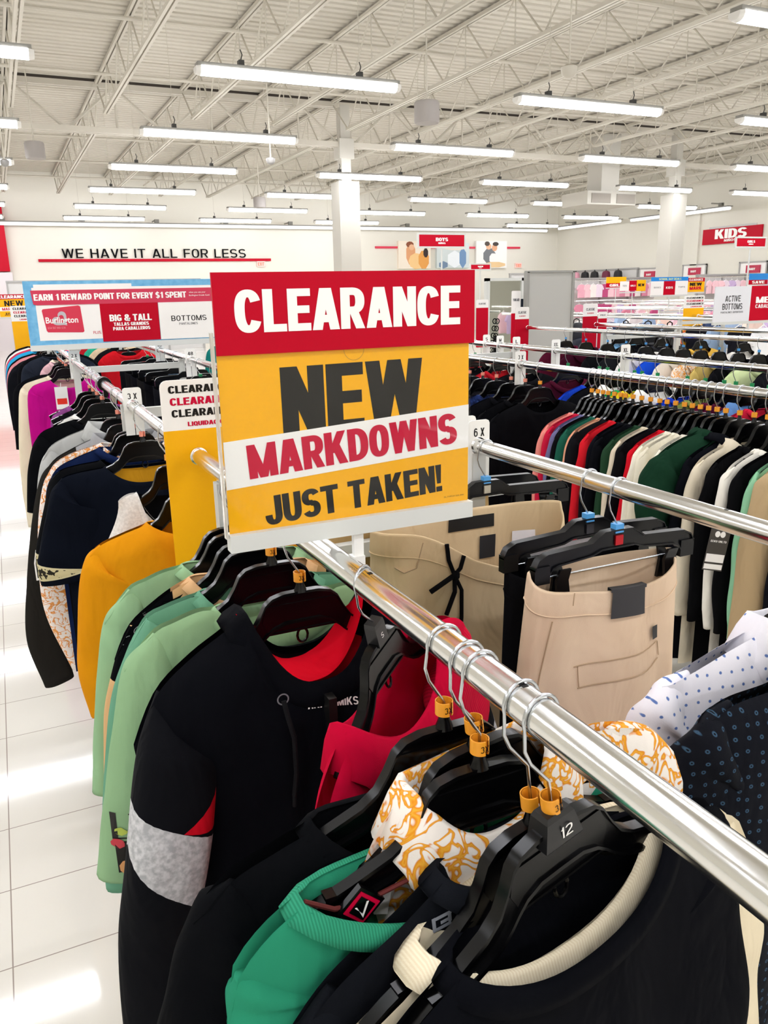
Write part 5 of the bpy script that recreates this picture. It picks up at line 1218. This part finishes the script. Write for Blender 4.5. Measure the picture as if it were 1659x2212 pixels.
row(RD, rowD, 'on the second rail', 'hangers on the second rail', GREEN, seed=300, noun='top')
rowE = [(5.3, '#55142b', 'maroon polo', dict(collar='polo')), (5.05, '#3f1024', 'plum polo', dict(collar='polo')), (4.8, '#131317', 'black shirt'), (4.6, '#1c1c20', 'leather black jacket'), (4.4, '#ece8e2', 'white shirt', dict(collar='polo')), (4.2, '#1b4fd0', 'blue and black shirt'), (4.05, '#e9e2d4', 'cream shirt', dict(collar='polo')), (3.9, baroque, 'gold print shirt', dict(collar='polo')), (3.75, '#c7ad63', 'gold patterned shirt'), (3.6, '#101014', 'black polo', dict(collar='polo')), (3.45, '#c9d8a2', 'pale green jacket', dict(collar='hood', tf=.05)), (3.25, '#14141a', 'coal black shirt')]
row(RE, rowE, 'on the third rail', 'hangers on the third rail', BLUE, seed=400, noun='shirt')
rowF = [(5.5, '#7fb2d8', 'sky blue top'), (5.3, '#15161c', 'black track top'), (5.0, '#2a2b30', 'graphite top'), (4.6, '#dcb04a', 'amber top'), (4.2, '#efece4', 'chalk white top'), (3.9, '#17171c', 'ebony top')]
row(RF, rowF, 'on the fourth rail', 'hangers on the fourth rail', None, seed=450, noun='top')
row(RC, [(5.4, '#2a2a30', 'graphite jacket'), (5.8, '#131318', 'black parka'), (6.3, '#8a8f96', 'steel grey top'), (6.8, '#111116', 'dark parka'), (7.4, '#d9d4cb', 'bone white top'), (8.0, '#1d7a74', 'teal top')], 'by the mirror stand', 'hangers by the mirror stand', None, seed=480, noun='top')

# ================================================================== boys' and kids' department in the distance
def rbox(w_, d_, h_, n=5, e=4, k=20, taper=.0):
    """soft box: superellipse rings stacked in z, base at 0"""
    m = MB(); R_ = []
    for i in range(n * 2 + 1):
        u = -1 + i / n; q = (1 - abs(u) ** e) ** (1 / e) if abs(u) < 1 else .02; q = max(q, .25)
        q *= 1 - taper * (u + 1) / 2
        R_.append([(w_ / 2 * q * math.copysign(abs(cos(a)) ** (2 / e), cos(a)), d_ / 2 * q * math.copysign(abs(sin(a)) ** (2 / e), sin(a)), h_ * (u + 1) / 2) for a in [2 * pi * j / k for j in range(k)]])
    return m.loft(R_)
def backpack(x, y, z, label, col, pocket, logo=None, rz=0):
    t = thing('backpack', label, 'backpack', (x, y, z), rz, 'backpacks on the boys rail')
    build('body', rbox(.3, .16, .4, taper=.15), mat('pack_' + col, col, .6), t, ang=60)
    build('front_pocket', rbox(.24, .07, .2, taper=.05), mat('pack_' + pocket, pocket, .55), t, loc=(0, -.085, .03), ang=60)
    build('zipper', MB().tube([(.115 * cos(a), -.085, .23 + .12 * sin(a)) for a in [pi * k / 14 for k in range(15)]], .004, 5), black_pl, t)
    build('handle', MB().tube([(-.04, .03, .38), (-.035, .03, .43), (0, .03, .445), (.035, .03, .43), (.04, .03, .38)], .007, 6), black_pl, t)
    for s in (-1, 1): build('strap', MB().tube([(s * .08, .08, .36), (s * .1, .12, .25), (s * .09, .08, .06)], .012, 6), black_pl, t)
    if logo:
        P = [[(-.075, .03), (-.055, .045), (-.02, .03), (.02, .02), (.045, .045), (.07, .075), (.085, .07), (.075, .055), (.06, .03), (.035, -.005), (.0, -.012), (-.04, .005)], [(-.01, -.01), (.02, -.008), (.035, -.05), (.05, -.06), (.045, -.068), (.02, -.055)], [(-.07, .03), (-.05, .02), (-.075, -.01), (-.085, -.005)]]
        m = MB()
        for p in P: m.prism([(a * 1.05, b * 1.05) for a, b in p], -.001, .001)
        build('cat_logo', m, mat('logo_orange', '#e8602c', .5), t, smooth=False, loc=(.02, -.084, .29))
    build('hang_hook', MB().tube([(0, .03, .445), (0, .03, .47), (.012, .03, .49), (0, .03, .51), (-.012, .03, .495)], .003, 5), wire_m, t)
    return t
backpack(6.2, 6.3, .84, 'dark backpack with an orange leaping cat logo', '#1a1d1c', '#232726', True, .1)
backpack(6.2, 6.62, .84, 'black backpack just left of the orange logo one', '#0e0f13', '#14161b', rz=-.2)
backpack(6.2, 6.95, .84, 'black backpack beside the silver one, nearer the logo', '#101218', '#171922', rz=.1)
backpack(6.2, 7.35, .84, 'shiny silver white backpack among the black ones', '#c9c9cb', '#e2e2e4', rz=.2)
backpack(6.2, 7.8, .84, 'dark blue black backpack with a speckled front', '#12151f', '#1a2030', rz=-.1)
backpack(6.2, 8.3, .84, 'black backpack furthest along the boys rail', '#0c0c0f', '#15151a')
# small clothes on the distant rails: one shape, many colours
km = MB(); o_ = [(.04, -.1), (.08, -.11), (.12, -.14), (.165, -.24), (.135, -.27), (.115, -.2), (.115, -.48)]
pl = [(-a, b) for a, b in reversed(o_)] + o_
def kid_body():
    m = MB(); n = len(pl); c = (0, -.28)
    R_ = []
    for q, yy in ((.9, -.03), (1, -.018), (1, .018), (.9, .03)):
        R_.append([(x * q, yy, c[1] + (z - c[1]) * (.97 if q < 1 else 1)) for x, z in pl])
    return m.loft(R_)
KB = kid_body()
def kid_mesh(col):
    k = 'kid_' + col
    if k not in MARK: MARK[k] = KB.mesh('kids_top', fabric(col))
    return MARK[k]
kh = MB(); kh.tube(hook_pts(), .003, 6); kh.tube([(-.1, 0, -.13), (0, 0, -.07), (.1, 0, -.13), (-.1, 0, -.13)], .006, 5); kid_hang = kh.mesh('wire', white_pl)
PAL = [('#e8a9b8', 'pink'), ('#f0c4cc', 'pale pink'), ('#d8889e', 'rose'), ('#c9b0d6', 'lilac'), ('#f3e6e2', 'off white'), ('#e7d3e0', 'mauve'), ('#b9507a', 'deep pink'), ('#f1d8c8', 'peach'), ('#9fb8d8', 'light blue'), ('#1b1b22', 'black'), ('#e9e9ea', 'white'), ('#3c4a6a', 'blue grey')]
rr = random.Random(77)
def kids_row(rx, ys, z, where, pal):
    for i, yy in enumerate(ys):
        c, nm = pal[rr.randrange(len(pal))]
        t = thing('kids_top', '%s childrens top, %s along %s' % (nm, ORD2[i] if i < 10 else ['eleventh', 'twelfth', 'thirteenth', 'fourteenth'][i - 10], where), 'childrens top', (rx, yy, z), rr.uniform(-.25, .25), 'childrens clothes on ' + where)
        obj('body', kid_mesh(c), t); obj('hanger', kid_hang, t)
DK = PAL[8:]; PK = PAL[:8]
kids_row(6.8, [5.7 + .28 * i for i in range(12)], RZ, 'the second boys rail', DK)
kids_row(8.6, [6.8 + .3 * i for i in range(12)], RZ, 'the nearer kids rail', PAL)
kids_row(9.2, [6.9 + .3 * i for i in range(11)], RZ, 'the kids rail below the deals sign', PK)
kids_row(11.0, [8.4 + .36 * i for i in range(12)], RZ, 'the pink clothes rail', PK)
kids_row(11.6, [8.5 + .36 * i for i in range(12)], RZ, 'the last pink clothes rail', PK)
# free-standing wall displays beyond, with clothes on two heights
def display(x, y, wd, z0, z1, label, axis='x', bays=3):
    t = thing('wall_display', label, 'display rack', (x, y, 0), 0 if axis == 'x' else -pi / 2, 'grey display racks')
    m = MB(); m.box(-wd / 2, wd / 2, 0, .04, 0, z1); build('back_panel', m, mat('display_grey', '#cfcdca', .6), t, smooth=False)
    for i in range(bays + 1):
        xx = -wd / 2 + wd * i / bays; build('upright', MB().box(xx - .025, xx + .025, -.04, .06, 0, z1 + .04), mat('display_post', '#a5a3a0', .5), t, smooth=False)
    build('top_rail', MB().box(-wd / 2 - .03, wd / 2 + .03, -.05, .06, z1, z1 + .05), mat('display_post', '#a5a3a0', .5), t, smooth=False)
    for z in z0:
        build('hang_rail', MB().tube([(-wd / 2, -.3, z), (wd / 2, -.3, z)], .014, 8), chrome, t)
        for i in range(bays + 1):
            xx = -wd / 2 + wd * i / bays; build('bracket', MB().box(xx - .01, xx + .01, -.31, 0, z - .012, z + .012), grey_met, t, smooth=False)
    return t
def clothes_on(x, y, wd, zs, axis, where, pal, step=.16):
    for r_, z in enumerate(zs):
        n = int(wd / step)
        for i in range(n):
            a = -wd / 2 + step * (i + .5) + rr.uniform(-.03, .03); c, nm = pal[rr.randrange(len(pal))]
            p = (x + a, y - .3, z) if axis == 'x' else (x - .3, y - a, z)
            t = thing('kids_top', '%s childrens top, place %d of the %s rail of %s' % (nm, i + 1, 'lower' if r_ == 0 else 'upper', where), 'childrens top', p, (0 if axis == 'x' else -pi / 2) + pi / 2 * 0 + rr.uniform(-.3, .3), '%s clothes on the %s rail of %s' % (nm, 'lower' if r_ == 0 else 'upper', where))
            t['label'] = '%s childrens top on the %s rail of %s' % (nm, 'lower' if r_ == 0 else 'upper', where)
            obj('body', kid_mesh(c), t); obj('hanger', kid_hang, t)
display(17.2, 20, 3.3, (1.25, 1.82), 1.86, 'grey display of pink baby clothes before the side wall')
clothes_on(17.2, 20, 3.2, (1.25, 1.82), 'x', 'the pink display', PK, .22)
display(22.5, 26.7, 3.7, (1.35, 1.9), 2.28, 'grey wall display in the back corner with bags on top', 'y', 3)
clothes_on(22.45, 26.7, 3.6, (1.35,), 'y', 'the corner display', PK, .24)
display(21.6, 19.0, 4.0, (1.2, 1.85), 1.9, 'grey display of white and pink baby clothes further along', 'x', 4)
clothes_on(21.6, 19.0, 3.9, (1.2, 1.85), 'x', 'the baby display', [PAL[1], PAL[4], PAL[5], PAL[10], PAL[3]], .24)
display(18.4, 26, 1.9, (1.3,), 2.15, 'grey slatted display under the couple poster', 'x', 2)
display(3.2, 26.5, 5.6, (1.3,), 2.12, 'long grey display against the back wall below the slogan', 'x', 5)
for i, (yy, c, nm) in enumerate(((28.2, '#e7a3b4', 'pink'), (27.6, '#17171c', 'black and orange'), (27.0, '#141419', 'plain black'), (26.3, '#6a1f3a', 'wine and blue'), (25.6, '#121216', 'large black'))):
    t = thing('backpack', '%s bag on top of the corner wall display' % nm, 'bag', (22.2, yy, 1.9), pi / 2, 'bags on the corner display')
    build('body', rbox(.4, .22, .36, taper=.2), mat('pack_' + c, c, .6), t, ang=60); build('handle', MB().tube([(-.05, 0, .33), (0, 0, .41), (.05, 0, .33)], .012, 6), black_pl, t)
for i, (yy, z, lb) in enumerate(((24.2, 2.05, 'white framed picture panel with a red sign, by the second column'), (22.0, 2.1, 'white framed picture panel in the middle of the side wall'), (19.5, 2.1, 'white framed picture panel behind the girls sign pole'))):
    t = thing('wall_frame', lb, 'framed sign', (22.5, yy, z)); wd = .55
    m = MB(); m.box(-.03, .03, -wd, wd, .2, .24); m.box(-.03, .03, -wd, wd, -.34, -.3); m.box(-.03, .03, -wd, -wd + .04, -.34, .24); m.box(-.03, .03, wd - .04, wd, -.34, .24)
    build('frame', m, mat('display_post', '#a5a3a0', .5), t, smooth=False); build('board', MB().box(.0, .03, -wd, wd, -.3, .2), wht_sign, t, smooth=False)
    build('red_card', MB().box(-.04, 0, -.3, .25, -.12, .12), mat('card_rose', '#b82848', .5), t, smooth=False)
    text('card_lettering', 'BABY', t, wht_ink, -.045, 0, 0, .25, .07, .03, face='-x')
for x, y, z0, z1, lb, big in ((13.4, 15.5, 1.62, 1.86, 'white and red sign on the distant rack right of the yellow one', 'GIRLS'), (15.9, 13.6, 1.62, 1.86, 'blue and red savings sign before the girls sign pole', 'SAVE')):
    banner(lb, x, y, z0, z1, [(x - .3, x + .3, z0, z0 + .1, red_sign, [(big, wht_ink, z0 + .05, .4, .06, .03)]), (x - .3, x + .3, z0 + .1, z1, bluebar if big == 'SAVE' else yel_sign, [])], floor=True)
rack('chrome two-rail rack beyond the pink rails', (13.2, 13.8), 10, 15, (11, 14))
kids_row(13.2, [10.4 + .36 * i for i in range(12)], RZ, 'the furthest pink rail', PK)
t = thing('luggage_strap', 'dark fabric strap hanging on the mirror frame', 'strap', (6.82, 9.84, 0)); build('strap', MB().box(-.03, .03, -.02, .0, .55, 1.5), fabric('#20242c'), t, smooth=False)
